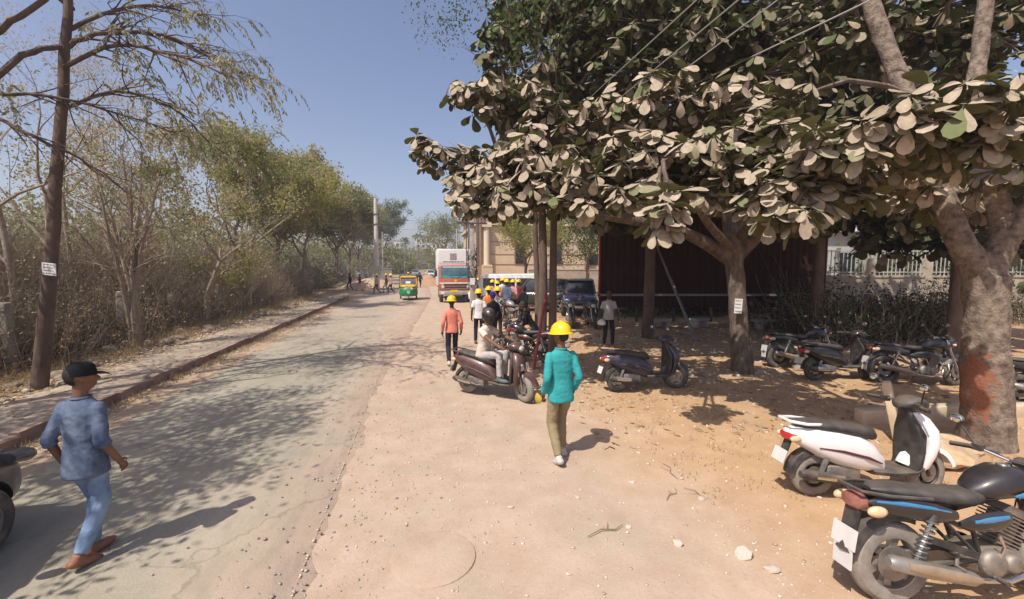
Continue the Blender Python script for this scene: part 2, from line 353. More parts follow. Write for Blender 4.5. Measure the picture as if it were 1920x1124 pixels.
CL_BACK = [(4.27,11.62,5.00,1.65,1.20,16), (6.32,11.20,5.15,1.65,1.20,16), (8.38,10.78,5.30,1.65,1.20,16), (10.44,10.35,5.30,1.65,1.35,16), (12.50,9.93,5.45,1.65,1.35,14), (3.38,12.98,6.82,1.46,1.46,14), (5.77,12.54,7.63,1.95,1.46,16), (8.65,11.98,8.12,1.95,1.46,16), (11.35,11.42,8.12,1.95,1.46,16), (13.12,9.98,7.54,1.80,1.35,16), (13.87,8.57,4.79,1.38,1.10,10), (6.25,13.68,10.12,2.27,1.57,12), (9.69,13.00,10.65,2.27,1.57,12), (13.12,12.30,10.82,2.27,1.57,12), (15.37,10.78,10.55,2.11,1.46,12), (6.43,12.63,4.13,1.52,0.51,10), (11.39,11.59,4.13,1.52,0.68,10), (13.48,7.69,5.58,0.88,1.12,10), ]
T2a = [(7.72, 4.33, 0.01), (7.73, 4.41, 0.98), (7.74, 4.47, 1.73), (7.73, 4.52, 2.33)]
T2b = [(7.72, 4.52, 2.25), (7.46, 4.74, 3.01), (7.37, 5.04, 3.97), (7.3, 5.47, 5.27), (7.18, 5.92, 6.69), (7.12, 6.37, 8.3)]
T2c = [(7.76, 4.51, 2.25), (7.98, 4.52, 3.0), (7.8, 4.62, 3.75), (7.75, 4.82, 4.76), (7.99, 4.95, 5.72), (8.26, 5.09, 6.87)]
T2d = [(7.91, 4.51, 2.63), (8.09, 4.32, 3.27), (8.23, 4.13, 3.87)]
T1a = [(7.36, 8.5, -0.03), (7.4, 8.76, 0.68), (7.35, 8.85, 1.7), (7.28, 8.95, 2.72)]
T1b = [(7.27, 8.94, 2.59), (6.1, 9.03, 3.21), (4.62, 9.06, 3.53), (2.95, 9.02, 3.72), (1.83, 8.77, 4.11)]
T1c = [(7.25, 8.96, 2.72), (7.06, 9.0, 3.97), (6.62, 8.9, 5.39), (6.09, 8.83, 6.96)]
T1d = [(7.34, 8.94, 2.72), (7.41, 8.72, 3.94), (7.23, 8.16, 5.45), (7.32, 8.07, 6.95)]
T1e = [(7.4, 8.93, 2.72), (7.62, 8.31, 3.3), (7.75, 7.5, 3.73), (7.74, 6.51, 4.12)]
T1f = [(7.28, 8.96, 2.84), (5.83, 8.09, 3.48), (4.65, 6.95, 4.08), (3.86, 6.52, 4.31)]
T1g = [(7.41, 8.96, 3.1), (6.46, 6.96, 3.77), (5.7, 5.29, 4.02), (5.33, 4.14, 4.1)]
L1 = [(-7.27, 9.71, -0.08), (-6.91, 9.74, 2.47), (-6.75, 9.88, 4.49), (-6.58, 10.01, 6.51), (-6.47, 10.12, 8.12)]
L1b = [(-6.61, 10.03, 6.61), (-5.87, 10.0, 6.94), (-4.88, 10.0, 6.97), (-4.06, 10.01, 6.65), (-3.53, 9.98, 6.37)]
L1c = [(-6.68, 10.01, 6.2), (-5.26, 9.21, 6.4), (-4.01, 8.51, 6.02), (-3.14, 8.09, 5.61)]
L1d = [(-6.71, 9.95, 5.4), (-5.83, 10.11, 5.92), (-4.82, 10.28, 5.59), (-4.06, 10.26, 4.71)]
L1e = [(-6.59, 10.04, 6.91), (-5.62, 10.42, 7.72), (-4.45, 10.59, 7.74)]
L1f = [(-7.26, 8.91, 5.09), (-6.75, 9.3, 6.11), (-6.6, 10.02, 6.61)]
L1g = [(-7.36, 9.22, 6.15), (-6.56, 9.1, 6.69), (-5.91, 9.23, 7.45)]
L1h = [(-7.69, 9.63, 5.26), (-6.77, 9.39, 4.79), (-6.06, 9.62, 4.36), (-5.35, 9.82, 3.67)]
L1i = [(-7.9, 10.01, 5.67), (-6.53, 9.82, 5.61), (-5.56, 9.91, 5.36), (-4.82, 10.04, 5.15)]
# ------------------------------------------------------------------ vegetation
rng = np.random.default_rng(7); rv = random.Random(11)
bark_grey = mat('bark_grey_brown', (.13, .095, .07), (.26, .205, .155), 5, .95, bump=.8, bsc=22, stretch=(1, 1, .35))
bark_dark = mat('bark_dark_brown', (.085, .055, .042), (.16, .11, .085), 6, .95, bump=.7, bsc=25, stretch=(1, 1, .3))
bark_pale = mat('bark_pale', (.22, .17, .12), (.34, .27, .20), 6, .95, bump=.6, bsc=25, stretch=(1, 1, .3))
twig_mat = mat('dry_twig', (.24, .18, .13), (.44, .355, .27), 3, .95)
def smooth_path(pts, rad, per=4):
    P = [Vector(p) for p in pts]; out = []; ro = []
    for i in range(len(P) - 1):
        a = P[max(i - 1, 0)]; b = P[i]; c = P[i + 1]; d = P[min(i + 2, len(P) - 1)]
        for k in range(per):
            t = k / per; out.append(.5 * ((2 * b) + (c - a) * t + (2 * a - 5 * b + 4 * c - d) * t * t + (3 * b - a - 3 * c + d) * t ** 3)); ro.append(rad[i] + (rad[i + 1] - rad[i]) * t)
    out.append(P[-1]); ro.append(rad[-1]); return out, ro
def limb(mb, pts, rad, n=8, per=4, wob=.0):
    p, r = smooth_path(pts, rad, per)
    if wob: p = [q + Vector((rv.uniform(-wob, wob), rv.uniform(-wob, wob), rv.uniform(-wob, wob))) if 0 < i < len(p) - 1 else q for i, q in enumerate(p)]
    mb.tube(p, r, n); return p, r
def leaf_quads(C, U, S, ln, wd):
    """rhombic small leaves: centre C, length axis U, side axis S"""
    ln = np.asarray(ln)[:, None]; wd = np.asarray(wd)[:, None]
    V = np.stack([C - U * ln * .5, C + S * wd * .5, C + U * ln * .5, C - S * wd * .5], 1).reshape(-1, 3)
    return V, np.arange(len(V)).reshape(-1, 4)
def unit(a): return a / (np.linalg.norm(a, axis=-1, keepdims=True) + 1e-9)
def cluster_leaves(A, per, spread, ln, wd, droop=.3, up=.5):
    """per leaves around every anchor point"""
    A = np.repeat(np.asarray(A, float), per, 0); n = len(A); C = A + rng.normal(0, spread, (n, 3))
    U = unit(rng.normal(0, 1, (n, 3)) + [0, 0, -droop]); Nn = unit(rng.normal(0, 1, (n, 3)) + [0, 0, up * 2]); S = unit(np.cross(Nn, U))
    k = np.cross(U, S)[:, 2] < 0; S[k] *= -1
    return leaf_quads(C, U, S, rng.uniform(.6, 1.2, n) * ln, rng.uniform(.7, 1.2, n) * wd)
def pinnate(A, D, n_pair, gap, ln, wd):
    """drooping feather leaves hung from anchors A along directions D"""
    Vs = []
    for a, d in zip(A, D):
        s = unit(np.cross(d, [0, 0, 1.]) + rng.normal(0, .25, 3)); dd = unit(d + np.array([0, 0, -.5]))
        for k in range(n_pair):
            c = np.asarray(a) + dd * gap * k + np.array([0, 0, -.012 * k * k * gap * 10])
            for q in (-1, 1):
                u = unit(s * q * .55 + np.array([0, 0, -.75]) + dd * .35 + rng.normal(0, .15, 3)); Vs.append((c + u * ln * .5, u, unit(np.cross(u, rng.normal(0, 1, 3)))))
    C = np.array([v[0] for v in Vs]); U = np.array([v[1] for v in Vs]); S = np.array([v[2] for v in Vs])
    return leaf_quads(C, U, S, rng.uniform(.8, 1.15, len(C)) * ln, np.full(len(C), wd))
class Grow:
    """branch skeleton: grows limbs from a trunk top, remembers twig tips"""
    def __init__(s, seed): s.r = random.Random(seed); s.mb = MB(); s.tips = []; s.dirs = []
    def go(s, p, d, ln, rad, lev, kids=3, spread=.7, lift=.15, n=5, ratio=.68):
        r = s.r; p = Vector(p); d = Vector(d).normalized(); pts = [p]; rd = [rad]; k = 4
        for i in range(k):
            d = (d + Vector((r.gauss(0, .14), r.gauss(0, .14), r.gauss(0, .10) + lift * .25))).normalized(); p = p + d * ln / k; pts.append(p); rd.append(rad * (1 - .6 * (i + 1) / k))
        s.mb.tube(pts, rd, max(3, n), cap=False)
        if lev == 0:
            s.tips += [tuple(pts[-1]), tuple(pts[2])]; s.dirs += [tuple(d), tuple(d)]; return
        for c in range(kids):
            t = r.choice((2, 3, 4)) if c else 4; q = d + Vector((r.gauss(0, spread), r.gauss(0, spread), r.gauss(0, spread * .7) + lift))
            s.go(pts[t], q, ln * ratio * r.uniform(.75, 1.2), rd[t] * .75, lev - 1, kids, spread, lift, max(3, n - 1), ratio)
green_dusty = leafmat('leaf_dusty_green', (.215, .205, .08), (.19, .19, .07), (.42, .37, .21), .4)
green_yel = leafmat('leaf_yellow_green', (.29, .27, .075), (.26, .25, .075), (.50, .44, .23), .42)
green_deep = leafmat('leaf_deep_green', (.055, .085, .025), (.07, .10, .03), (.13, .15, .06), .25)
leaf_brown = leafmat('leaf_dry_brown', (.40, .275, .165), (.38, .26, .16), (.66, .52, .37), .42)
leaf_grey = leafmat('leaf_dry_olive', (.27, .24, .15), (.25, .225, .14), (.50, .44, .32), .4)
def tree(label, loc, h_tr, lean, r0, seed, crown_lm, per, sp, ln, wd, lev=3, kids=3, ln0=1.6, spread=.6, lift=.2, bark=bark_grey, limbs=4, group=None, name='tree', mixed=None, pin=None):
    x, y = loc[:2]; z = gz(x, y) - .08; t = thing(name, label, 'tree', (x, y, z), 0, group); r = random.Random(seed)
    top = Vector((lean[0], lean[1], h_tr)); tb = MB(); mid = top * .5 + Vector((r.uniform(-.12, .12), r.uniform(-.12, .12), 0)) * min(1, r0 * 8)
    p, rd = smooth_path([(0, 0, 0), (top * .18)[:], mid[:], top[:]], [r0 * 1.35, r0, r0 * .85, r0 * .6], 4); tb.tube(p, rd, 10); tb.build('trunk', bark, t)
    g = Grow(seed)
    for k in range(limbs):
        a = 2 * math.pi * (k + r.random() * .6) / limbs; s = p[-1] if k % 2 == 0 else p[-3 - (k % 3)]
        g.go(s, (math.cos(a) * .8, math.sin(a) * .8, .75 + lift), ln0 * r.uniform(.85, 1.2), r0 * .5, lev, kids, spread, lift)
    g.mb.build('branches', bark, t); A = np.array(g.tips)
    if pin: V, F = pinnate(A, np.array(g.dirs), *pin)
    else: V, F = cluster_leaves(A, per, sp, ln, wd)
    o = mesh_np('crown', V, F, crown_lm, t); o['kind'] = 'stuff'
    if mixed:
        V, F = cluster_leaves(A[::mixed[1]], mixed[2], sp * 1.15, ln, wd); o = mesh_np('crown', V, F, mixed[0], t); o['kind'] = 'stuff'
    return t
# slim tall tree by the pavement, with its long bare side limbs and hanging feather leaves
t = thing('tree', 'tall slim brown-trunked tree carrying the white notice, beside the left pavement', 'tree', L1[0]); O = Vector(L1[0]); loc = lambda P: [tuple(Vector(p) - O) for p in P]
b = MB(); limb(b, loc(L1), [.135, .105, .092, .08, .06], 12, 5, .012); b.build('trunk', bark_dark, t)
tips = []; dirs = []; g = Grow(3)
for P, r0 in ((L1b, .05), (L1c, .045), (L1d, .04), (L1e, .045), (L1i, .035), (L1h, .04)):
    p, rr = limb(g.mb, loc(P), [r0 * (1 - .75 * i / (len(P) - 1)) for i in range(len(P))], 7, 5, .02)
    for i in range(3, len(p)):
        for k in range(2 if P is not L1h else 1):
            d = (p[i] - p[i - 1]).normalized() + Vector((rv.gauss(0, .5), rv.gauss(0, .5), rv.gauss(0, .4))); g.go(p[i], d, rv.uniform(.4, .85), rr[i] * .45 + .004, 1, 2, .55, 0, 4)
top = Vector(L1[-1]) - O
for k in range(9): g.go(top + Vector((0, 0, -.25 * (k % 4))), (rv.gauss(.35, .6), rv.gauss(0, .6), rv.uniform(.3, .9)), 1.5, .045, 3, 3, .6, .08)
for P, r0 in ((L1f, .055), (L1g, .05)): limb(g.mb, loc(P), [r0, r0 * .9, r0 * .8], 7, 5, .02)
g.mb.build('branches', bark_dark, t); A = np.array(g.tips); Dr = np.array(g.dirs); sel = np.array([rv.random() < (.62 if a[0] > 1.6 or a[2] > 8.2 else .18) for a in A])
V, F = pinnate(A[sel], Dr[sel], 6, .04, .10, .034); mesh_np('crown', V, F, leaf_grey, t)['kind'] = 'stuff'
tree('spreading leafy tree at the pavement, mostly beyond the left edge of the view', (-7.5, 4.3), 4.6, (.5, .1), .2, 91, leaf_grey, 11, .22, .14, .065, 4, 3, 1.6, .62, .12, bark_dark, 6, mixed=(green_dusty, 2, 5))
tree('tall thin-leaved tree behind the pavement, beyond the left edge of the view', (-8.8, 7.4), 5.4, (.5, .1), .16, 92, leaf_grey, 6, .2, .13, .055, 4, 3, 1.6, .6, .15, bark_dark, 5, mixed=(leaf_brown, 4, 3))
# the notice nailed to it
wp = mat('notice_white', (.62, .60, .58), (.72, .70, .67), 4, .6); ink = mat('notice_ink', (.10, .10, .13), rough=.7)
def notice(label, loc_, rz, w_, h_, lines, tilt=0., cat='notice'):
    t = thing('notice_board', label, cat, loc_, rz); t.rotation_euler = (0, tilt, rz)
    MB().box((0, 0, 0), (w_, .008, h_)).build('board', wp, t, False)
    for k in range(lines):
        r = random.Random(k); b = MB(); x = -w_ * .40; z = h_ * (.36 - .72 * k / max(1, lines - 1))
        while x < w_ * .36:
            l = r.uniform(.03, .09) * w_ / .4; b.box((x + l / 2, -.0055, z), (l, .002, h_ * .055)); x += l + .016 * w_ / .4
        b.build('text_line', ink, t, False)
    return t
notice('small white notice with faint text lines nailed to the tall slim tree', (-6.79, 9.53, 2.42), R(-30), .42, .23, 4, R(4))
# multi-stemmed bare tree
t = thing('tree', 'bare tree with several thin upright stems rising beside the pavement', 'tree', (-7.9, 13.7, gz(-7.9, 13.7) - .05)); g = Grow(21); b = MB(); r = random.Random(4)
for k, (dx, dy, h) in enumerate(((-.75, .1, 5.0), (-.1, .2, 5.4), (.25, -.1, 5.0), (.75, .2, 4.7), (-.3, -.5, 4.4), (.1, .6, 4.6))):
    q = Vector((.07 * math.cos(k), .07 * math.sin(k), 0)); p, rr = limb(b, [q, q + Vector((dx * .12, dy * .1, h * .3)), q + Vector((dx * .5, dy * .5, h * .65)), Vector((dx, dy, h))], [.085, .06, .042, .02], 7, 5, .02)
    for i in range(7, len(p)):
        for _ in range(2): g.go(p[i], (r.gauss(dx * .4, .5), r.gauss(0, .5), r.uniform(.3, 1)), r.uniform(.5, 1.1), rr[i] * .5, 2, 2, .5, .15, 4)
b.build('trunk', bark_pale, t); g.mb.build('branches', twig_mat, t)
A = np.array(g.tips); V, F = cluster_leaves(A[::4], 2, .08, .09, .035); mesh_np('crown', V, F, leaf_grey, t)['kind'] = 'stuff'
# leafy roadside trees on the left
tree('small tree with a bent pale orange trunk at the pavement edge', (-8.2, 18.2), 2.5, (.55, .3), .11, 31, leaf_grey, 7, .15, .13, .07, 3, 3, 1.5, .65, .15, bark_pale, 6, mixed=(leaf_brown, 2, 6))
tree('leafy dusty tree with a forked grey trunk where the pavement narrows', (-8.6, 23.7), 3.2, (.1, .4), .14, 32, green_yel, 15, .19, .17, .095, 4, 3, 2.1, .62, .22, bark_pale, 5, mixed=(leaf_brown, 2, 9))
tree('broad yellow-green tree rising above the dry thicket', (-12.2, 21.5), 3.2, (.3, .2), .16, 33, leaf_brown, 5, .18, .13, .07, 4, 3, 2.3, .62, .22, bark_pale, 5, mixed=(green_yel, 3, 6))
tree('second yellow-green tree standing behind the forked grey tree', (-11.2, 28.5), 4.2, (.2, .2), .18, 34, leaf_grey, 15, .22, .2, .11, 4, 3, 2.6, .6, .25, bark_grey, 5, mixed=(green_yel, 2, 10))
tree('green tree leaning over the verge beyond the kerb end', (-9.4, 35.5), 3.9, (.5, .2), .2, 35, green_dusty, 15, .26, .24, .13, 4, 3, 2.5, .6, .22, bark_grey, 5, mixed=(leaf_brown, 2, 9))
tree('dusty grey-green bushy tree crowding the posts near the many-stemmed tree', (-10.8, 17.6), 2.0, (.2, .1), .10, 36, leaf_brown, 3, .17, .11, .055, 4, 3, 1.7, .65, .12, bark_pale, 6, mixed=(green_dusty, 5, 6))
for k, (x, y, h, l0, lm, s) in enumerate(((-13.0, 42, 4.6, 2.6, green_yel, 41), (-10.4, 55, 4.6, 2.9, green_dusty, 42), (-15.0, 49, 5.4, 3.0, green_deep, 43), (-11.0, 68, 4.8, 3.3, leaf_grey, 44), (-12.0, 84, 5.0, 3.5, green_dusty, 45), (-9.6, 104, 5.5, 4.2, green_deep, 46))):
    lb = ('bright yellow-green tree behind the white arched wall', 'brownish green tree directly behind the white pole', 'tall deep green tree showing above its neighbours on the left', 'greyish olive tree behind the tall white pole', 'dusty tree farther down the left side of the road', 'last dark green roadside tree before the junction, left side')[k]
    tree(lb, (x, y), h, (.4, 0), .24, s, lm, 16, .34, .34, .2, 4, 3, l0, .6, .24, bark_grey, 5, 'trees along the left side', mixed=(green_dusty if k % 2 else leaf_brown, 2, 8))
# bare grey trees behind the thicket
for k, (x, y, h, s, l0) in enumerate(((-11.5, 11.0, 4.0, 51, 2.2), (-13.5, 15.5, 4.6, 52, 2.4), (-10.6, 14.8, 4.2, 53, 2.2), (-15.8, 12.0, 4.6, 54, 2.5), (-12.6, 7.2, 4.0, 55, 2.2), (-9.6, 12.4, 3.6, 56, 1.9), (-12.4, 18.6, 4.6, 57, 2.3), (-14.5, 9.0, 4.4, 58, 2.3), (-17.0, 17.5, 5.0, 59, 2.6))):
    lb = ('bare grey tree tangled in the thicket behind the notice tree', 'tall leafless grey tree deep in the thicket', 'thin bare tree between the many-stemmed tree and the thicket', 'faint leafless tree farther back on the left', 'leafless tree at the far left edge behind the fence posts', 'slender bare tree right beside the notice tree', 'leafless tree in front of the broad yellow-green tree', 'bare twiggy tree behind the thick stone post', 'farthest leafless tree, pale against the sky')[k]
    tree(lb, (x, y), h, (rv.uniform(-.3, .5), 0), .085, s, leaf_brown, 1, .12, .08, .035, 5, 3, l0, .5, .25, twig_mat, 3, 'leafless trees in the thicket')
# dry thicket: one tangled mass of twigs and small leaves
def thicket(name, label, spots, lm, seed, tw, lf, size, asp=.45):
    r = np.random.default_rng(seed); TV = []; TF = []; LC = []; o = 0
    for (x, y, h, wd) in spots:
        z = gz(x, y); n = int(tw * wd)
        p0 = np.stack([x + r.normal(0, wd * .38, n), y + r.normal(0, wd * .38, n), np.full(n, z)], 1); d = unit(r.normal(0, .42, (n, 3)) + [0, 0, 1]); L_ = r.uniform(.35, 1.08, n)[:, None] * h
        bend = r.normal(0, .25, (n, 3)); p1 = p0 + d * L_ * .55; p2 = p1 + unit(d + bend) * L_ * .5; sd = unit(np.cross(d, r.normal(0, 1, (n, 3)))); w_ = r.uniform(.005, .015, n)[:, None]
        side2 = unit(np.cross(d, sd))
        for s_ in (sd, side2):
            V = np.stack([p0 - s_ * w_, p0 + s_ * w_, p1 + s_ * w_ * .7, p1 - s_ * w_ * .7, p2 + s_ * w_ * .25, p2 - s_ * w_ * .25], 1).reshape(-1, 3); i = np.arange(n)[:, None] * 6 + o
            TF.append(np.concatenate([i + [0, 1, 2, 3], i + [3, 2, 4, 5]])); TV.append(V); o += len(V)
        t_ = r.uniform(.35, 1, (n, lf)); q = np.where(t_[..., None] < .55, p0[:, None] + (p1 - p0)[:, None] * (t_ / .55)[..., None], p1[:, None] + (p2 - p1)[:, None] * ((t_ - .55) / .45)[..., None])
        LC.append((q + r.normal(0, .10, q.shape)).reshape(-1, 3))
    C = np.concatenate(LC); n = len(C); U = unit(r.normal(0, 1, (n, 3))); S = unit(np.cross(U, r.normal(0, 1, (n, 3)) + [0, 0, .6]))
    V, F = leaf_quads(C, U, S, r.uniform(.6, 1.3, n) * size, r.uniform(.7, 1.2, n) * size * asp)
    t = tag(bpy.data.objects.new(name, None), label, 'undergrowth', kind='stuff'); link(t)
    a = mesh_np('twigs', np.concatenate(TV), np.concatenate(TF), twig_mat, t); a['kind'] = 'stuff'
    c = mesh_np('leaves', V, F, lm, t); c['kind'] = 'stuff'; return t
sp = []; r = random.Random(2)
for k in range(190):
    y = r.uniform(3, 34); x = -9.3 - abs(r.gauss(0, 2.3)); sp.append((x, y, r.uniform(1.3, 2.4) + min(1.8, (-9.3 - x) * .5), r.uniform(.8, 1.4)))
thicket('dry_thicket', 'tangled dry brown thicket behind the fence posts', sp, leaf_brown, 1, 120, 2, .085)
sp = [(-10.0 - abs(r.gauss(0, 2.6)), r.uniform(3, 38), r.uniform(1.8, 3.6), r.uniform(.8, 1.5)) for k in range(70)]
sp += [(-9.0 - abs(r.gauss(0, .6)), r.uniform(12, 36), r.uniform(1.4, 2.6), r.uniform(.8, 1.3)) for k in range(30)]
thicket('green_thicket', 'olive-grey scrub mixed through the dry thicket on the left', sp, leaf_grey, 2, 70, 4, .09, .45)
sp = [(-9 - abs(r.gauss(0, 3)) - 1.2, r.uniform(36, 110), r.uniform(2.2, 4.5), r.uniform(1.2, 2.2)) for k in range(80)]
thicket('roadside_scrub', 'grey-brown scrub under the distant trees on the left', sp, leaf_grey, 3, 40, 9, .22, .6)
sp = [(-8.7 - abs(r.gauss(0, .7)), r.uniform(4, 36), r.uniform(.6, 1.7), r.uniform(.6, 1.1)) for k in range(120)]
thicket('dry_brush', 'sunlit red-brown dry brush along the front of the thicket', sp, leafmat('leaf_red_brown', (.42, .265, .16), (.40, .25, .155), (.70, .53, .37), .42), 14, 130, 2, .08)
sp = [(-16 - abs(r.gauss(0, 4)), r.uniform(0, 60), r.uniform(3.5, 5.5), r.uniform(1.6, 2.4)) for k in range(80)]
thicket('deep_scrub', 'dense olive scrub far behind the thicket', sp, leaf_grey, 4, 50, 10, .2, .6)
# litter on the bank
n = 9000; X = -6.9 - np.abs(rng.normal(0, 1.1, n)); Y = rng.uniform(2, 34, n); Z = np.array([gz(a, b_) for a, b_ in zip(X, Y)]) + .012
X = np.where(rng.random(n) < .12, rng.uniform(-7, -5.7, n), X); Z = np.where(X > -7, .18, Z)
U = unit(np.stack([rng.normal(0, 1, n), rng.normal(0, 1, n), rng.normal(0, .25, n)], 1)); S = unit(np.cross(U, rng.normal(0, .35, (n, 3)) + [0, 0, 1]))
V, F = leaf_quads(np.stack([X, Y, Z], 1), U, S, rng.uniform(.05, .13, n), rng.uniform(.025, .06, n)); tag(mesh_np('leaf_litter', V, F, leaf_brown), 'dry fallen leaves strewn over the bank beside the pavement', 'leaves', kind='stuff')

# ------------------------------------------------------------------ big-leaved trees on the right
def leaf_shape(ln, wd, droop=.22, fold=.10):
    """obovate leaf along +Y, folded along the midrib, tip drooping"""
    st = [(0, 0.02), (.25, .20), (.52, .42), (.76, .50), (.93, .33), (1, .02)]; C = []; Lh = []; Rh = []
    for t, w_ in st:
        z = -droop * ln * t * t; C.append((0, t * ln, z)); Lh.append((-w_ * wd, t * ln, z + fold * w_ * wd)); Rh.append((w_ * wd, t * ln, z + fold * w_ * wd))
    V = C + Lh + Rh; n = len(st); F = []
    for i in range(n - 1): F += [(i, i + 1, n + i + 1, n + i), (i + 1, i, 2 * n + i, 2 * n + i + 1)]
    return np.array(V), np.array(F)
LV, LF = [], None
for ln, wd, dr in ((.25, .145, .18), (.21, .13, .32), (.28, .155, .10), (.19, .12, .45)):
    v, LF = leaf_shape(ln, wd, dr); LV.append(v)
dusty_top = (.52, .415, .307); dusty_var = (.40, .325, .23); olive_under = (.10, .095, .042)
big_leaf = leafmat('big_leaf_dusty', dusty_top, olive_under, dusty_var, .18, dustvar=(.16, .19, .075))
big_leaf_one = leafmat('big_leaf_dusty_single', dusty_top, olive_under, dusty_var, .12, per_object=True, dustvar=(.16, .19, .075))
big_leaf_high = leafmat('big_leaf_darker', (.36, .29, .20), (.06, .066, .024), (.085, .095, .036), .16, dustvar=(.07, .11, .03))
def rosettes(clumps, seed, per=(6, 9), dens=1.6, scale=1.0):
    """leaf placement matrices: rosettes of leaves at twig tips filling each clump, flatter on top"""
    r = random.Random(seed); T = []; tips = []
    for (x, y, z, rx, rz_, n) in clumps:
        n = int(n * dens)
        for _ in range(n):
            while True:
                a, b_, c = r.uniform(-1, 1), r.uniform(-1, 1), r.uniform(-1, 1)
                if a * a + b_ * b_ + c * c <= 1: break
            p = Vector((x + a * rx, y + b_ * rx * 1.15, z + c * rz_)); ax = Vector((a * .5 + r.gauss(0, .22), b_ * .5 + r.gauss(0, .22), 1)).normalized(); tips.append((p, ax)); q = ax.to_track_quat('Z', 'Y').to_matrix().to_4x4(); k = r.randint(*per); a0 = r.uniform(0, 6.3)
            for j in range(k):
                el = r.uniform(-.75, .35) if r.random() < .75 else r.uniform(-1.3, -.6); m = Matrix.Translation(p) @ q @ Matrix.Rotation(a0 + 2 * math.pi * j / k + r.uniform(-.2, .2), 4, 'Z') @ Matrix.Rotation(el, 4, 'X') @ Matrix.Rotation(r.gauss(0, .3), 4, 'Y') @ Matrix.Translation((0, .035, 0)) @ Matrix.Scale((r.uniform(.78, 1.22) if r.random() < .8 else r.uniform(.45, .75)) * scale, 4)
                T.append((m, r.randrange(4)))
    return T, tips
def leaf_cloud(T, name, m, parent, off):
    M4 = np.array([np.array(m_) for m_, k in T]); K = np.array([k for m_, k in T]); nv = len(LV[0]); B = np.stack(LV)[K]
    V = np.einsum('nij,nkj->nki', M4[:, :3, :3], B) + M4[:, None, :3, 3] - np.array(off); F = (LF[None] + (np.arange(len(T)) * nv)[:, None, None]).reshape(-1, 4)
    o = mesh_np(name, V.reshape(-1, 3), F, m, parent, True); o['kind'] = 'stuff'; return o
def twigs_to(tips, nodes, mb, off, rad=.011):
    nd = np.array([list(p) for p in nodes])
    for p, ax in tips:
        d = nd - np.array(p); i = int(np.argmin((d ** 2).sum(1))); q = Vector(nd[i]); mid = (p + q) / 2 + Vector((0, 0, -.06 * (p - q).length)); b0 = p - ax * .12
        mb.tube([q - off, mid - off, b0 - off, p - off], [rad * 1.6, rad * 1.2, rad, rad * .7], 4, cap=False)
trunk_big = mat('bark_big_tree', (.075, .052, .038), (.20, .15, .11), 9, .95, bump=1., bsc=30, stretch=(1, 1, .5))
def bark_red():
    """grey bark with a rust-red patch of bared wood on one side of the lower trunk"""
    m = mat('bark_bared_red', (.085, .06, .045), (.29, .225, .17), 11, .95, bump=1., bsc=34, detail=9.); t = m.node_tree; N = t.nodes; L = t.links; b = N['Principled BSDF']; old = b.inputs['Base Color'].links[0].from_socket
    tc = N.new('ShaderNodeTexCoord'); sx = N.new('ShaderNodeSeparateXYZ'); L.new(tc.outputs['Object'], sx.inputs[0]); n = N.new('ShaderNodeTexNoise'); n.inputs['Scale'].default_value = 6; n.inputs['Detail'].default_value = 8; n.inputs['Roughness'].default_value = .7; L.new(tc.outputs['Object'], n.inputs['Vector'])
    def math_(op, a, b_):
        k = N.new('ShaderNodeMath'); k.operation = op
        for i, s in enumerate((a, b_)):
            if isinstance(s, (int, float)): k.inputs[i].default_value = s
            else: L.new(s, k.inputs[i])
        return k.outputs[0]
    side = math_('ADD', math_('MULTIPLY', sx.outputs[0], -2.9), math_('MULTIPLY', sx.outputs[1], .3)); zf = math_('ABSOLUTE', math_('SUBTRACT', sx.outputs[2], .85), 0)
    v = math_('ADD', math_('SUBTRACT', side, math_('MULTIPLY', zf, .75)), math_('MULTIPLY', n.outputs[0], 2.2)); k = N.new('ShaderNodeMapRange'); k.inputs[1].default_value = 1.42; k.inputs[2].default_value = 1.60; L.new(v, k.inputs[0])
    mx = N.new('ShaderNodeMix'); mx.data_type = 'RGBA'; L.new(k.outputs[0], mx.inputs[0]); L.new(old, mx.inputs[6]); mx.inputs[7].default_value = (.25, .10, .055, 1); L.new(mx.outputs[2], b.inputs['Base Color']); return m
def knobbly(mb, pts, rad, n, per, amp, seed):
    i0 = len(mb.v); p, r = limb(mb, pts, rad, n, per)
    for i in range(i0, len(mb.v)):
        v = Vector(mb.v[i]); q = noise.noise(v * 4 + Vector((seed, 0, 0))) * amp + noise.noise(Vector((v.x * 13, v.y * 13, v.z * 5))) * amp * .6 + noise.noise(Vector((v.x * 26, v.y * 26, v.z * 9))) * amp * .3; k = min((i - i0) // n, len(p) - 1); d = (v - p[k])
        mb.v[i] = tuple(v + d.normalized() * q)
    return p, r
def fuse(mb, name, m, parent, vox, it=2):
    """joins overlapping closed shapes into one continuous skin"""
    o = mb.build(name, m); COL.objects.unlink(o); q = o.modifiers.new('r', 'REMESH'); q.mode = 'VOXEL'; q.voxel_size = vox
    if it:
        k = o.modifiers.new('s', 'SMOOTH'); k.factor = .5; k.iterations = it
    return bake(o, name, m, parent)
# right tree
O = Vector(T2a[0]); loc = lambda P: [tuple(Vector(p) - O) for p in P]
TR = thing('big_leaved_tree', 'massive forked tree with a rust-red bared trunk patch at the right edge', 'tree', T2a[0]); b = MB(); nodes2 = []
knobbly(b, [(.02, -.02, -.25)] + loc(T2a)[1:], [.32, .25, .24, .24], 26, 14, .035, 1.)
for i, (P, rr) in enumerate(((T2b, [.19, .155, .145, .13, .115, .09]), (T2c, [.18, .14, .13, .115, .10, .08]), (T2d, [.15, .12, .09]))):
    p, r = knobbly(b, loc(P), rr, 18, 12, .022, i); nodes2 += [Vector(q) + O for q in p[len(p) // 2:]]
fuse(b, 'trunk', bark_red(), TR, .022, 1)
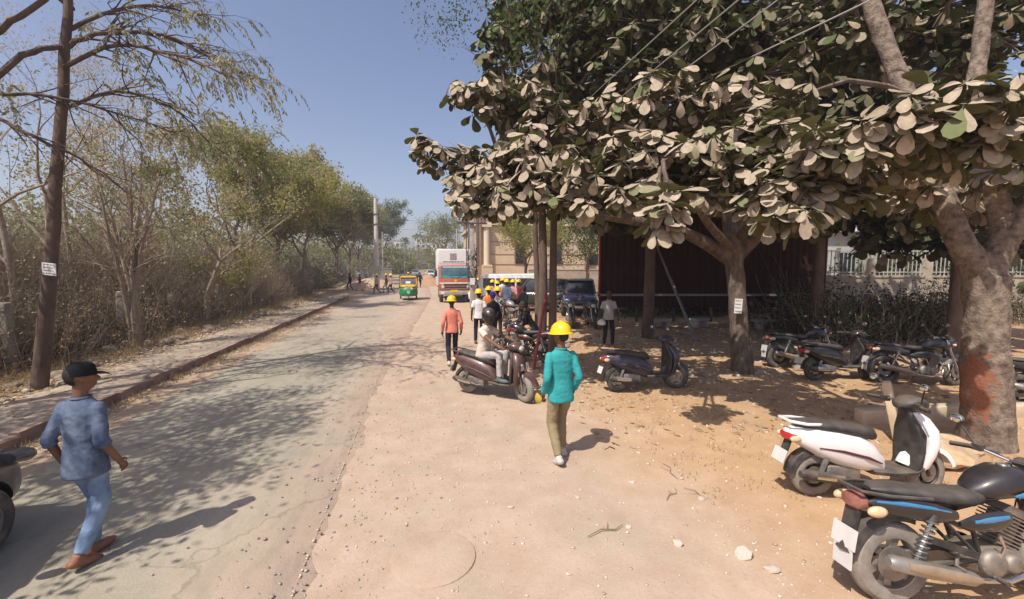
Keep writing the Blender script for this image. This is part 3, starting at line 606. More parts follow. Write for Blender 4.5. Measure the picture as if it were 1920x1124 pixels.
# middle tree
O1 = Vector(T1a[0]); loc1 = lambda P: [tuple(Vector(p) - O1) for p in P]
TM = thing('big_leaved_tree', 'low spreading big-leaved tree with pale notice on its trunk, before the red hoarding', 'tree', T1a[0]); b = MB(); nodes1 = []
knobbly(b, [(-.02, 0, -.2)] + loc1(T1a)[1:], [.27, .215, .20, .20], 18, 7, .02, 3.)
for i, (P, rr) in enumerate(((T1b, [.18, .14, .12, .09, .05]), (T1c, [.18, .14, .10, .06]), (T1d, [.16, .12, .09, .05]), (T1e, [.15, .10, .08, .05]), (T1f, [.12, .08, .06, .05]), (T1g, [.12, .08, .06, .05]))):
    p, r = knobbly(b, loc1(P), rr, 12, 6, .015, i + 5.); nodes1 += [Vector(q) + O1 for q in p[len(p) // 3:]]
fuse(b, 'trunk', trunk_big, TM, .035)
CL_NEAR += [(7.72, 5.3, 3.6, .6, .4, 12), (8.99, 6.3, 3.9, .6, .4, 11), (7.8, 4.4, 3.9, .5, .4, 9), (.95, 8.0, 3.8, .5, .3, 10), (1.55, 7.7, 3.65, .55, .28, 12), (2.2, 7.3, 3.75, .6, .3, 14), (3.55, 6.2, 3.75, .5, .25, 10), (4.15, 5.45, 3.5, .4, .22, 9), (4.55, 5.0, 3.25, .35, .22, 8), (5.0, 4.55, 3.45, .4, .25, 9), (2.0, 7.9, 4.1, .8, .4, 16), (1.2, 8.3, 4.35, .7, .4, 14), (5.9, 4.2, 3.75, .4, .2, 8), (2.9, 4.95, 2.95, .16, .14, 3)]
cam_p = Vector((0, 0, 2.5))
Tn, tipn = rosettes(CL_NEAR, 61, (7, 10), 1.7, 1.05); Th, tiph = rosettes(CL_HIGH, 62, (7, 10), 2.4, 1.1)
near_right = lambda p: p.x > 5.1 and p.y < 6.2
bm1 = MB(); bm2 = MB()
cl_nodes1 = list(nodes1); cl_nodes2 = list(nodes2)
for cl in CL_NEAR + CL_HIGH:                      # a branch from the nearest limb into each clump
    p = Vector(cl[:3]); right = near_right(p) or p.x > 7.2; nd, mb, off, store = (nodes2, bm2, O, cl_nodes2) if right else (nodes1, bm1, O1, cl_nodes1)
    q = min(nd, key=lambda a: (a - p).length); mid = (p + q) / 2 + Vector((0, 0, .12 * (p - q).length)); pp, _ = limb(mb, [q - off, mid - off, p - off], [.05, .035, .02], 6, 5, .02); store += [a + off for a in pp[3:]]
twigs_to([t_ for t_ in tipn + tiph if not (near_right(t_[0]) or t_[0].x > 7.2)], cl_nodes1, bm1, O1); twigs_to([t_ for t_ in tipn + tiph if near_right(t_[0]) or t_[0].x > 7.2], cl_nodes2, bm2, O)
bm1.build('branches', trunk_big, TM); bm2.build('branches', trunk_big, TR)
n1 = [q for q in Tn if not near_right(q[0].translation)]; n2 = [q for q in Tn if near_right(q[0].translation)]
def split_leaves(T, count, parent, off, m_one, m_rest):
    """the leaves that show largest are parts of their own, the rest one mass"""
    T = sorted(T, key=lambda q: (q[0].translation - cam_p).length); me = []
    for v in LV:
        x = bpy.data.meshes.new('leaf'); x.from_pydata([tuple(a) for a in v], [], [tuple(int(i) for i in f) for f in LF]); x.polygons.foreach_set('use_smooth', [True] * len(LF)); x.materials.append(m_one); me.append(x)
    for m_, k in T[:count]:
        o = link(bpy.data.objects.new('leaf', me[k]), parent); o.matrix_basis = Matrix.Translation(-off) @ m_
    leaf_cloud(T[count:], 'foliage', m_rest, parent, off)
split_leaves(n1, 300, TM, O1, big_leaf_one, big_leaf); split_leaves(n2, 300, TR, O, big_leaf_one, big_leaf)
h1 = [q for q in Th if q[0].translation.x <= 7.2]; h2 = [q for q in Th if q[0].translation.x > 7.2]
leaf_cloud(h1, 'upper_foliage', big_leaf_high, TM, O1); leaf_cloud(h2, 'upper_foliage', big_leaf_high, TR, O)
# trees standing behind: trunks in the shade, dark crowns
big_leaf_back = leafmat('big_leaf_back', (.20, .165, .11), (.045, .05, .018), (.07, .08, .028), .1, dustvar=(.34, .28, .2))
def back_tree(label, x, y, h, r0, cls, seed, lm=big_leaf_back, T=None):
    z = gz(x, y) - .1; t = thing('shade_tree', label, 'tree', (x, y, z)); b = MB(); knobbly(b, [(0, 0, 0), (.05, .02, h * .4), (0, .05, h * .75), (.1, .1, h)], [r0 * 1.2, r0, r0 * .85, r0 * .6], 12, 6, .015, seed); b.build('trunk', bark_dark, t); off = Vector((x, y, z)); mb = MB(); nd = []
    for c in cls:
        p = Vector(c[:3]) - off; q = Vector((0, .03, min(h, max(h * .6, p.z - .8)))); pp, _ = limb(mb, [q, (p + q) / 2 + Vector((0, 0, .3)), p], [r0 * .5, r0 * .3, .03], 6, 4, .03); nd += [a + off for a in pp[2:]]
    Tt, tp = rosettes(cls, seed, (6, 9), 4.0, 1.8); twigs_to(tp, nd, mb, off, .012); mb.build('branches', bark_dark, t); leaf_cloud(Tt, 'foliage', lm, t, off); return t  # crowns packed dense and leaves enlarged to let less light through
CL_BACK += [(x + rv.uniform(-.5, .5), y + rv.uniform(-.4, .4), z + rv.uniform(-.4, .6), 1.5, 1.1, 12) for x in (4.5, 6.6, 8.7, 10.8, 12.9, 15.0) for y, z in ((11.0, 9.0), (14.6, 7.6), (15.6, 6.4), (17.8, 8.0))] + [(x + rv.uniform(-.5, .5), 20.5 + rv.uniform(-.5, .5), 6.5 + rv.uniform(-.6, .8), 1.7, 1.3, 12) for x in (9, 11.4, 13.8, 16.2, 18.6)] + [(x, 12.5 + rv.uniform(-1, 1), 6.8 + rv.uniform(-.6, .6), 1.6, 1.1, 12) for x in (15.5, 17.5, 19.5)] + [(14.2, 10.6, 3.7, 1.3, .9, 12), (16.4, 9.9, 3.6, 1.4, 1.0, 12), (17.8, 11.6, 4.6, 1.5, 1.1, 12), (19.4, 10.2, 4.2, 1.5, 1.2, 12), (13.3, 12.2, 4.6, 1.3, .8, 10), (16.0, 8.2, 4.6, 1.3, 1.0, 10), (11.5, 10.6, 6.6, 1.5, .9, 12), (13.4, 10.9, 6.4, 1.5, .9, 12), (15.4, 10.6, 6.4, 1.5, .9, 12), (17.4, 13.4, 6.0, 1.5, 1.0, 12)]  # extra crown clumps added to shade the hoarding and the ground below
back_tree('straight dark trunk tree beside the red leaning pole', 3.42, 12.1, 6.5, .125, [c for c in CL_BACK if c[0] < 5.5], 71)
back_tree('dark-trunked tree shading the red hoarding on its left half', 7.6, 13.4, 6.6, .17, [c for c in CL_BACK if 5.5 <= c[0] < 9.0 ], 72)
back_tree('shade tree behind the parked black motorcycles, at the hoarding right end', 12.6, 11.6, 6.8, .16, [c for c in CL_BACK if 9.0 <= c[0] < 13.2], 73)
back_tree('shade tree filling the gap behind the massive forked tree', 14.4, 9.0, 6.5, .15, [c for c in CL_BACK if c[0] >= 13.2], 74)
tree('grey straight-trunked tree just behind the man in the teal shirt', (2.9, 9.35), 6.0, (.1, .2), .10, 75, green_deep, 8, .24, .13, .07, 3, 3, 1.5, .6, .2, bark_dark, 5)
tree('feathery bright green tree rising above the big-leaved canopy', (4.45, 16.2), 8.6, (-.2, 0), .12, 76, green_deep, 9, .26, .12, .06, 4, 3, 1.7, .6, .2, bark_dark, 5)
tree('sunlit green tree in front of the beige building', (7.2, 30.5), 3.0, (.2, 0), .14, 77, green_yel, 9, .3, .16, .1, 4, 3, 1.5, .6, .15, bark_grey, 5)
tree('green tree behind the parked cars', (13.0, 33.0), 3.0, (.2, 0), .18, 78, green_deep, 9, .4, .2, .12, 4, 3, 1.9, .6, .15, bark_grey, 5)
notice('small pale notice tied to the trunk of the low spreading tree', (7.12, 8.53, 1.55), R(-40), .16, .34, 4, R(2))
# ------------------------------------------------------------------ buildings, walls, poles
def frame(x, y, rz): return Matrix.Translation((x, y, 0)) @ Matrix.Rotation(rz, 4, 'Z')
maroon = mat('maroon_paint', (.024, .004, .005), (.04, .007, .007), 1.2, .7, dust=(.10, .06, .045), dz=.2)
steel_dark = mat('dark_steel', (.07, .06, .055), (.13, .10, .085), 8, .6, .4)
steel_red = mat('red_oxide_steel', (.20, .035, .03), (.26, .06, .05), 8, .6)
pole_grey = mat('galvanised_pole', (.25, .23, .21), (.36, .33, .30), 10, .5, .5)
conc = mat('concrete_pole', (.36, .33, .29), (.50, .46, .41), 4, .9, bump=.3)
# raised maroon hoarding
hz = math.atan2(15.56 - 17.59, 17.39 - 7.66); HL = 9.9
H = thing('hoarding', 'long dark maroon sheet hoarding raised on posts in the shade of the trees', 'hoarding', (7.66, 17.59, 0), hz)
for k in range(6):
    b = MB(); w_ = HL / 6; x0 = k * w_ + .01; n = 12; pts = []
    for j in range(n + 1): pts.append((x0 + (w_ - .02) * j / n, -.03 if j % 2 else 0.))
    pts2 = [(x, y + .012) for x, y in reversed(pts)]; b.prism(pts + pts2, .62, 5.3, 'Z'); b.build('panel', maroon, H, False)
for k in range(7): MB().box((k * HL / 6, .10, 2.65), (.10, .10, 5.5)).build('post', steel_dark, H, False)
for z in (.75, 2.6, 4.0, 5.2): MB().box((HL / 2, .045, z), (HL, .06, .07)).build('rail', steel_dark, H, False)
MB().box((HL / 2, -.07, 1.18), (HL + .1, .10, .09)).build('rail', pole_grey, H, False)
MB().box((-.06, .0, 3.2), (.06, .16, 4.3)).build('sunlit_edge', mat('sunlit_edge_red', (.38, .02, .025), rough=.5), H, False)  # sunlight on the thin maroon edge, put into a brighter red
for k, (a, c) in enumerate((((8.85, 12.4, -.1), (9.85, 17.0, 3.6)), ((12.2, 11.7, -.1), (13.9, 16.15, 3.9)))):
    b = MB(); b.tube([a, c], [.055, .05], 8); tag(b.build('brace_pole', (pole_grey, steel_dark)[k]), ('grey steel pole bracing the hoarding, left of the low spreading tree', 'dark steel pole bracing the hoarding, right of the low spreading tree')[k], 'pole', 'poles bracing the hoarding')
# concrete blocks and a bench-like slab under it
for k, (x, y, l, a) in enumerate(((9.2, 15.4, 1.0, .1), (13.4, 14.2, 1.5, -.1), (10.9, 15.2, .8, .3))):
    b = MB(); b.box((0, 0, .32), (l, .42, .10)); b.box((-l * .35, 0, .135), (.14, .36, .27)); b.box((l * .35, 0, .135), (.14, .36, .27)); o = b.soft('concrete_bench', conc, None, 0, .015); o.location = (x, y, gz(x, y)); o.rotation_euler = (0, 0, a); o['kind'] = ''
    del o['kind']; tag(o, ('short pale concrete bench in the shade left of the low spreading tree', 'longest pale concrete bench in the shade right of the low spreading tree', 'smallest concrete bench under the maroon hoarding')[k], 'bench', 'concrete benches under the hoarding')
# compound wall with railing behind the right-hand trees
wallm = mat('stained_plaster', (.40, .33, .25), (.56, .48, .38), 1.4, .92, bump=.2, bsc=20)
whitep = mat('white_paint', (.72, .70, .66), (.80, .78, .75), 2, .6)
cw = thing('compound_wall', 'stained beige compound wall topped by white railings behind the parked motorcycles', 'wall', (17.9, 17.0, 0), R(-10))
MB().box((10, 0, .95), (20, .22, 1.9)).build('wall', wallm, cw, False); MB().box((10, 0, 1.95), (20.1, .30, .10)).build('coping', wallm, cw, False)
for k in range(8): MB().box((.2 + k * 2.8, -.02, 1.4), (.3, .3, 2.8)).build('pier', wallm, cw, False)
for z in (2.15, 3.15): MB().box((10, 0, z), (20, .04, .05)).build('rail', mat('greyed_paint', (.42, .41, .39), (.52, .51, .49), 1.5, .8), cw, False)
bar = MB().box((0, 0, 2.6), (.03, .03, 1.2)).mesh('railing_bar', False); bar.materials.append(MATS['greyed_paint'])
for k in range(100):
    o = link(bpy.data.objects.new('railing_bar', bar), cw); o.location = (.1 + k * .2, 0, 0)
wb = thing('white_building', 'pale white building with a shallow pitched roof beyond the railings', 'building', (22, 26, 0), R(-10)); MB().box((6, 4, 2.4), (12, 8, 4.8)).build('wall', mat('greyed_paint', (.42, .41, .39), (.52, .51, .49), 1.5, .8), wb, False)
MB().prism([(-.5, 4.8), (8.5, 4.8), (4, 6.6)], -.5, 12.5).build('roof', mat('sheet_roof', (.62, .62, .62), (.72, .72, .72), 1, .4, .3), wb, False)
for k in range(4): MB().box((1.6 + 2.9 * k, -.02, 2.6), (1.2, .06, 1.5)).build('window', mat('dark_glass', (.03, .035, .04), rough=.1), wb, False)
for k in range(2): MB().box((-.04, 2 + 3.5 * k, 2.6), (.06, 1.2, 1.5)).build('window', MATS['dark_glass'], wb, False)
sp = []; r = random.Random(9)
for k in range(40): sp.append((r.uniform(13, 27), r.uniform(12.4, 15.5), r.uniform(1.2, 3.0), r.uniform(.6, 1.1))); sp.append((r.uniform(12.5, 18), r.uniform(10.5, 13), r.uniform(.8, 2.0), r.uniform(.5, .9))); sp.append((r.uniform(8.2, 18), r.uniform(18.6, 20), r.uniform(1., 1.8), r.uniform(.8, 1.1)))  # last row added behind the hoarding so the gap beneath it stays dark
thicket('shade_shrubs', 'dark green shrubs growing against the compound wall in the shade', sp, leafmat('leaf_shade_green', (.035, .045, .018), (.035, .05, .018), (.09, .085, .05), .15), 5, 40, 7, .13, .5)
# beige building
beige = mat('beige_plaster', (.56, .42, .28), (.64, .50, .35), .8, .85); trim = mat('brown_trim', (.24, .15, .10), (.32, .21, .15), 3, .8); cream = mat('cream_plaster', (.66, .55, .40), rough=.85)
B = thing('beige_building', 'beige plastered building with brown cornices and a corner column', 'building', (5.75, 44.2, 0))
MB().box((6.0, 8.5, 4.1), (12, 17, 8.2)).build('wall', beige, B, False)
for z, d, h in ((8.25, .5, .22), (6.7, .32, .18)):
    MB().box((6, 8.5, z), (12 + 2 * d, 17 + 2 * d, h)).build('cornice', cream, B, False); MB().box((6, 8.5, z - h / 2 - .06), (12 + d, 17 + d, .12)).build('cornice', trim, B, False)
MB().box((6, 8.5, 8.75), (12.1, 17.1, .8)).build('parapet', beige, B, False); MB().box((6, 8.5, 9.18), (12.4, 17.4, .12)).build('coping', cream, B, False)
for x, z0 in ((.75, 2.4),):
    b = MB(); b.tube([(x, -.35, 2.5), (x, -.35, 6.5)], [.33, .30], 16); b.box((x, -.35, 2.42), (1.0, .9, .2)); b.box((x, -.35, 6.45), (.95, .85, .2)); b.build('column', cream, B, True)
MB().box((.75, -.36, 1.2), (1.1, .8, 2.25)).build('pedestal', beige, B, False)
MB().box((-.06, -.06, 4.1), (.5, .5, 8.1)).build('corner_strip', trim, B, False)
for z in (2.55, 3.6, 4.9): MB().box((6.6, -.02, z), (10.8, .05, .05)).build('groove', trim, B, False)
gl = MATS['dark_glass']
for x, z, w_, h in ((4.3, 3.7, .9, 2.1), (8.4, 3.7, .9, 2.1), (4.3, 7.6, .9, .7), (8.4, 7.6, .9, .7)):
    f = MB().box((x, -.04, z), (w_ + .2, .1, h + .2)).build('window', trim, B, False); MB().box((x, -.10, z), (w_, .04, h)).build('pane', gl, f, False)
for y, z in ((4, 4.0), (9, 4.0), (13.5, 4.0)):
    f = MB().box((-.04, y, z), (.1, 1.6, 1.6)).build('window', trim, B, False); MB().box((-.10, y, z), (.04, 1.4, 1.4)).build('pane', gl, f, False)
bw = thing('boundary_wall', 'low grey-brown boundary wall running behind the parked cars', 'wall', (10, 40, 0), R(-4)); MB().box((15, 0, 1.0), (30, .25, 2.0)).build('wall', mat('weathered_wall', (.30, .25, .19), (.44, .38, .30), 1, .95), bw, False); MB().box((15, 0, 2.05), (30.1, .35, .1)).build('coping', conc, bw, False)
bb = thing('cream_house', 'cream flat-roofed house glimpsed past the trunks beyond the parked cars', 'building', (16, 52, 0), R(-6)); MB().box((7, 5, 2.9), (14, 10, 5.8)).build('wall', cream, bb, False); MB().box((7, 5, 5.85), (14.6, 10.6, .2)).build('roof', conc, bb, False)
for k in range(4): f = MB().box((2 + 3.3 * k, -.03, 3.2), (1.5, .08, 1.5)).build('window', trim, bb, False); MB().box((2 + 3.3 * k, -.08, 3.2), (1.3, .04, 1.3)).build('pane', gl, f, False)
# walls at the far left
aw = thing('arched_wall', 'white compound wall with two arched panels at the bend on the left', 'wall', (-13.6, 58.5, 0), R(16))
for k in range(3):
    b = MB(); pl = [(-.75, 0), (.75, 0), (.75, 2.3)] + [(.75 * math.cos(a), 2.3 + .55 * math.sin(a)) for a in np.linspace(.2, math.pi - .2, 9)] + [(-.75, 2.3)]
    b.prism([(x + k * 1.56, z) for x, z in pl], -.1, .1, 'Y'); b.build('panel', whitep, aw, False)
    MB().box((k * 1.56 + .78, 0, 1.3), (.14, .3, 2.6)).build('pier', whitep, aw, False)
gw = thing('grey_wall', 'grey block wall between the arched wall and the white pole', 'wall', (-8.9, 61, 0), R(12)); MB().box((2.4, 0, .95), (4.8, .2, 1.9)).build('wall', mat('grey_block', (.30, .28, .26), (.40, .38, .35), 2, .95), gw, False); MB().box((2.4, 0, 1.95), (4.9, .28, .1)).build('coping', conc, gw, False)
# poles
wpm = mat('white_concrete', (.52, .48, .45), (.66, .61, .57), 3, .85)
WP = thing('utility_pole', 'tall tapering whitish concrete pole on the left where the road bends', 'pole', (-4.6, 45.6, 0)); b = MB(); b.tube([(0, 0, -.2), (.05, 0, 9.2)], [.27, .17], 12); b.build('shaft', wpm, WP)
for z in (6.6, 7.6): MB().box((0.03, 0, z), (.44, .44, .08)).build('clamp', steel_dark, WP, False)
nb = MB().box((-.15, -.32, 2.0), (1.25, .05, .75), Matrix.Rotation(.14, 3, 'Y')).build('board', mat('board_tan', (.42, .36, .28), (.55, .48, .38), 3, .8), WP, False); nb['label'] = 'tilted tan board strapped to the pole'
UP = thing('utility_pole', 'grey utility pole with steel crossarms and conduit standing beside the lorry', 'pole', (2.8, 24.6, 0)); b = MB(); b.box((0, 0, 3.3), (.30, .24, 6.8), None, .72); b.soft('shaft', conc, UP, 0, .02)
for z, l in ((5.45, 1.9), (4.85, 1.7)):
    MB().box((0, -.16, z), (l, .07, .09)).build('crossarm', steel_dark, UP, False)
    for x in (-.42, -.3, .3, .42): MB().lathe([(0, .26), (.05, .26), (.06, .16), (.03, .10), (.06, .04), (.05, 0), (0, 0)], (x * l, -.16, z + .045), n=8).build('insulator', mat('porcelain', (.16, .10, .08), rough=.25), UP)
for x in (-.34, -.24, .27, .36): MB().tube([(x, -.14, 2.4), (x, -.14, 5.6)], .025, 6).build('conduit', steel_dark, UP)
b = MB(); r = random.Random(3)
for k in range(70):
    a = r.uniform(0, 6.28); z = r.uniform(1.4, 3.1); b.tube([(.22 * math.cos(a), .2 * math.sin(a), z), (.3 * math.cos(a + .5), .26 * math.sin(a + .5), z + r.uniform(-.3, .3)), (.24 * math.cos(a + 1), .2 * math.sin(a + 1), z + r.uniform(-.4, .4))], .022, 4)
b.build('cable_bundle', mat('cable_black', (.05, .045, .045), (.12, .10, .10), 9, .7), UP)['kind'] = 'stuff'
MB().box((-.02, -.2, 1.55), (.26, .14, .38)).build('meter_box', whitep, UP, False)
LP = thing('street_light', 'street lamp pole with an angled lamp head behind the lorry', 'lamp', (-.9, 38.0, 0)); LP.location = (4.05, 37.5, 0); b = MB(); b.tube([(0, 0, -.1), (0, 0, 7.3)], [.13, .08], 10); b.build('shaft', pole_grey, LP)
for z in (6.1, 6.6): MB().box((0, 0, z), (1.7, .07, .08)).build('crossarm', steel_dark, LP, False)
b = MB(); b.tube([(0, 0, 6.9), (-.5, -.2, 7.15), (-1.1, -.4, 7.25)], .04, 8); b.build('arm', pole_grey, LP); MB().box((-1.35, -.5, 7.24), (.75, .28, .13), Matrix.Rotation(.25, 3, 'Y'), .8).soft('lamp_head', whitep, LP, 0, .03)
BP = copy_tree(UP); BP.location = (7.5, -9, 0); BP['label'] = 'utility pole standing behind the viewer'
for k, (x, y, h) in enumerate(((-6.5, 75, 8), (5.2, 66, 8), (-4.5, 112, 8.5), (4.6, 104, 8.5))):
    t = thing('utility_pole', ('slim pale pole left of the road beyond the white one', 'slim pole right of the road behind the lorry', 'thin faraway pole on the left of the road', 'thin faraway pole on the right of the road')[k], 'pole', (x, y, 0), 0, 'distant poles'); b = MB(); b.tube([(0, 0, 0), (0, 0, h)], [.16, .1], 8); b.build('shaft', conc, t); MB().box((0, 0, h - .6), (1.5, .08, .08)).build('crossarm', steel_dark, t, False)
cable = mat('wire_grey', (.16, .15, .14), rough=.6); cablep = mat('wire_pale', (.42, .40, .37), rough=.5)
def wire(a, c, sag, label, m=cable, r=.012, n=18):
    a, c = Vector(a), Vector(c); P = [a.lerp(c, i / n) + Vector((0, 0, -4 * sag * (i / n) * (1 - i / n))) for i in range(n + 1)]; b = MB(); b.tube(P, r, 5); tag(b.build('overhead_wire', m), label, 'wire', 'overhead wires')
def past(p, q, y): p, q = Vector(p), Vector(q); t = (y - p.y) / (q.y - p.y); return p + (q - p) * t
for k, (px_, z, q, s) in enumerate(((-.57, 5.6, (3.68, 5.17, 6.3), .25), (.3, 5.6, (4.05, 4.77, 6.2), .3), (.8, 5.6, (4.35, 4.54, 6.1), .35))):
    a = (2.8 + px_, 24.45, z); c = past(a, q, -9); wire(a, c, s, ('leftmost of the three parallel wires slanting across the big-leaved canopy', 'middle of the three parallel wires slanting across the big-leaved canopy', 'rightmost of the three parallel wires slanting across the canopy')[k], cablep, .009)
wire((3.9, 12.3, 6.0), (9.2, -1.5, 7.2), .2, 'single pale wire rising to the right across the canopy', cablep, .012)
wire((4.05 - .8, 37.5, 6.65), (-4.55, 45.6, 7.6), .5, 'upper wire sagging from the street lamp to the white pole')
wire((4.05 - .8, 37.5, 6.15), (-4.55, 45.6, 6.6), .6, 'lower wire sagging from the street lamp to the white pole')
wire((-4.6, 45.6, 6.6), (-15, 46, 6.9), .4, 'wire running left from the white pole into the trees')
# fence posts in the thicket
sp_m = mat('old_stone_post', (.21, .18, .14), (.34, .29, .23), 5, .95, bump=.6, bsc=20)
for k, (x, y, h, lean) in enumerate(((-8.55, 10.8, 1.55, .03), (-8.5, 14.2, 1.6, .06), (-8.6, 17.1, 1.35, -.05), (-8.7, 20.6, 1.5, .04), (-8.9, 25.5, 1.4, -.03))):
    b = MB(); b.box((0, 0, h / 2), (.26, .22, h), None, .88); o = b.soft('fence_post', sp_m, None, 0, .03); o.location = (x, y, gz(x, y) - .1); o.rotation_euler = (lean, lean * .7, k * .4)
    tag(o, ('thick old stone fence post left of the notice tree', 'old stone fence post touching the many-stemmed bare tree', 'short leaning stone fence post before the bent pale tree', 'stone fence post behind the bent pale tree', 'stone fence post under the forked leafy tree')[k], 'post', 'stone fence posts')
# earth heaps
def heap(label, x, y, rx, ry, h, c1, c2, seed):
    n, m_ = 36, 14; V = []; F = []
    for i in range(m_ + 1):
        q = i / m_
        for j in range(n):
            a = 2 * math.pi * j / n; rr = q * (1 + .16 * noise.noise(Vector((math.cos(a) * 1.5, math.sin(a) * 1.5, seed)))); z = h * max(0, (1 - q) ** 1.15 * (1 + .5 * q)) + (.12 * h * noise.noise(Vector((rr * math.cos(a) * 4, rr * math.sin(a) * 4, seed + 3)))) * (1 - q * .6) - .08 * q
            V.append((rx * rr * math.cos(a), ry * rr * math.sin(a), z))
        if i:
            for j in range(n): F.append(((i - 1) * n + j, i * n + j, i * n + (j + 1) % n, (i - 1) * n + (j + 1) % n))
    o = mesh_np('earth_heap', V, F, mat('heap_%d' % seed, c1, c2, 2.5, .95, bump=.6, bsc=12), smooth=True); o.location = (x, y, 0); tag(o, label, 'earth heap')
heap('wide heap of tan earth and rubble behind the walking workers', -5.6, 49.5, 3.6, 2.2, 1.15, (.40, .28, .17), (.52, .39, .26), 1)
heap('reddish sand heap in the road between the rickshaw and the lorry', .6, 52, 2.3, 1.8, 1.35, (.36, .215, .125), (.44, .285, .18), 2)
heap('low tan earth mound in front of the grey wall', -8.3, 52, 2.6, 1.8, .8, (.42, .30, .19), (.52, .40, .27), 3)
# far end of the road
sp = []; r = random.Random(31)
for k in range(150):
    y = r.uniform(118, 240); x = r.choice((-1, 1)) * (4.5 + abs(r.gauss(0, 16)) + (y - 118) * .02); sp.append((x, y, r.uniform(4, 10), r.uniform(3, 5)))
for k in range(46): sp.append((r.uniform(-24, 30), r.uniform(240, 270), r.uniform(8, 13), r.uniform(4, 6)))
thicket('distant_trees', 'hazy band of trees closing the far end of the road', sp, green_dusty, 6, 26, 12, .9, .6)
sp = [(r.uniform(12, 60), r.uniform(56, 90), r.uniform(5, 10), r.uniform(2.5, 4)) for k in range(60)] + [(r.uniform(30, 60), r.uniform(10, 50), r.uniform(5, 9), r.uniform(2.5, 4)) for k in range(50)]
thicket('trees_behind_buildings', 'dark trees filling in behind the buildings on the right', sp, green_deep, 7, 30, 12, .55, .6)
sp = [(-20 - abs(r.gauss(0, 14)), r.uniform(40, 130), r.uniform(6, 10), r.uniform(2.5, 4)) for k in range(60)]
thicket('trees_behind_thicket', 'olive trees filling in far behind the left roadside', sp, green_dusty, 8, 30, 12, .5, .6)
for k, (x, y, w_, h) in enumerate(((-15, 250, 13, 16), (2, 262, 12, 19), (9.5, 240, 9, 15))):
    t = thing('distant_building', ('low white block showing above the trees left of the road end', 'white block standing highest above the far trees', 'small white block right of the palms')[k], 'building', (x, y, 0), 0, 'white buildings far down the road'); MB().box((0, 5, h / 2), (w_, 10, h)).build('wall', whitep, t, False); MB().box((0, 5, h + .2), (w_ + .6, 10.6, .4)).build('roof', conc, t, False)
    for i in range(4):
        for j in range(2): MB().box((-w_ * .36 + i * w_ * .24, -.05, h - 2.2 - 3.2 * j), (w_ * .12, .1, 1.5)).build('window', gl, t, False)
def palm(label, x, y, h, s):
    t = thing('palm_tree', label, 'palm', (x, y, 0), 0, 'palms at the road end'); b = MB(); limb(b, [(0, 0, 0), (.2, 0, h * .5), (.1, 0, h)], [.3, .2, .16], 8); b.build('trunk', bark_grey, t); r = random.Random(s); Vs = []; Fs = []
    for k in range(24):
        a = r.uniform(0, 6.28); e = r.uniform(-.3, 1.2); p = Vector((.1, 0, h)); d = Vector((math.cos(a) * math.cos(e), math.sin(a) * math.cos(e), math.sin(e))); sd_ = d.cross(Vector((0, 0, 1))).normalized(); ln = r.uniform(2.2, 3.1); prev = None
        for i in range(8):
            q = i / 7; c = p + d * ln * q + Vector((0, 0, -1.6 * q * q)); wv = .42 * math.sin(math.pi * (.1 + .85 * q)); o = len(Vs); Vs += [tuple(c), tuple(c + sd_ * wv + Vector((0, 0, -.18))), tuple(c - sd_ * wv + Vector((0, 0, -.18)))]
            if i: Fs += [(o - 3, o - 2, o + 1, o), (o - 3, o, o + 2, o - 1)]
    mesh_np('crown', Vs, Fs, green_deep, t)
palm('left of the two tall palms at the far end of the road', -6.4, 170, 12.0, 1); palm('right of the two tall palms at the far end of the road', -1.8, 176, 14.0, 2)
tree('flat-topped airy tree showing above the lorry roof', (3.9, 78), 6.2, (.2, 0), .22, 81, green_dusty, 10, .4, .28, .15, 4, 3, 2.6, .75, .02, bark_grey, 5)
# ------------------------------------------------------------------ vehicles (local +Y is forward)
DUST = (.36, .27, .19)
rubber = mat('tyre_rubber', (.055, .05, .047), (.10, .09, .08), 9, .85, dust=(.33, .27, .21), dz=.75)
rubber_pale = mat('tyre_rubber_dusty', (.21, .185, .155), (.31, .275, .235), 9, .92)
alloy = mat('alloy_grey', (.30, .29, .28), (.42, .41, .39), 8, .4, .7, dust=DUST, dz=.5)
alloy_dark = mat('alloy_black', (.035, .035, .037), (.06, .06, .06), 8, .4, .4, dust=DUST, dz=.5)
plastic = mat('black_plastic', (.022, .022, .024), (.04, .038, .037), 8, .55, dust=DUST, dz=.35)
vinyl = mat('seat_vinyl', (.025, .025, .027), (.04, .04, .042), 5, .5, dust=DUST, dz=.25, bump=.1, bsc=60)
chrome = mat('chrome', (.55, .54, .52), (.66, .65, .63), 8, .22, .95)
metal = mat('engine_metal', (.22, .205, .185), (.36, .34, .31), 9, .5, .7, dust=DUST, dz=.6)
lens_red = mat('lens_red', (.45, .02, .02), rough=.2, coat=.5); lens_clear = mat('lens_clear', (.62, .62, .60), rough=.12, coat=.6); lens_amber = mat('lens_amber', (.62, .40, .20), (.72, .52, .32), 20, .25, coat=.4)
plate_w = mat('plate_white', (.62, .60, .57), (.70, .68, .66), 4, .6); plate_y = mat('plate_yellow', (.75, .47, .03), rough=.5)
mirror_m = mat('mirror_glass', (.75, .78, .80), rough=.05, metal=1.)
glass_dark = mat('car_glass', (.025, .03, .033), (.05, .055, .06), 2, .08, coat=.3)
def paint(name, c, flake=.12, coat=.7, dust=.35): return mat('paint_' + name, c, tuple(min(1, k * 1.12 + .004) for k in c), 3, .38, flake, coat=coat, dust=DUST, dz=dust)
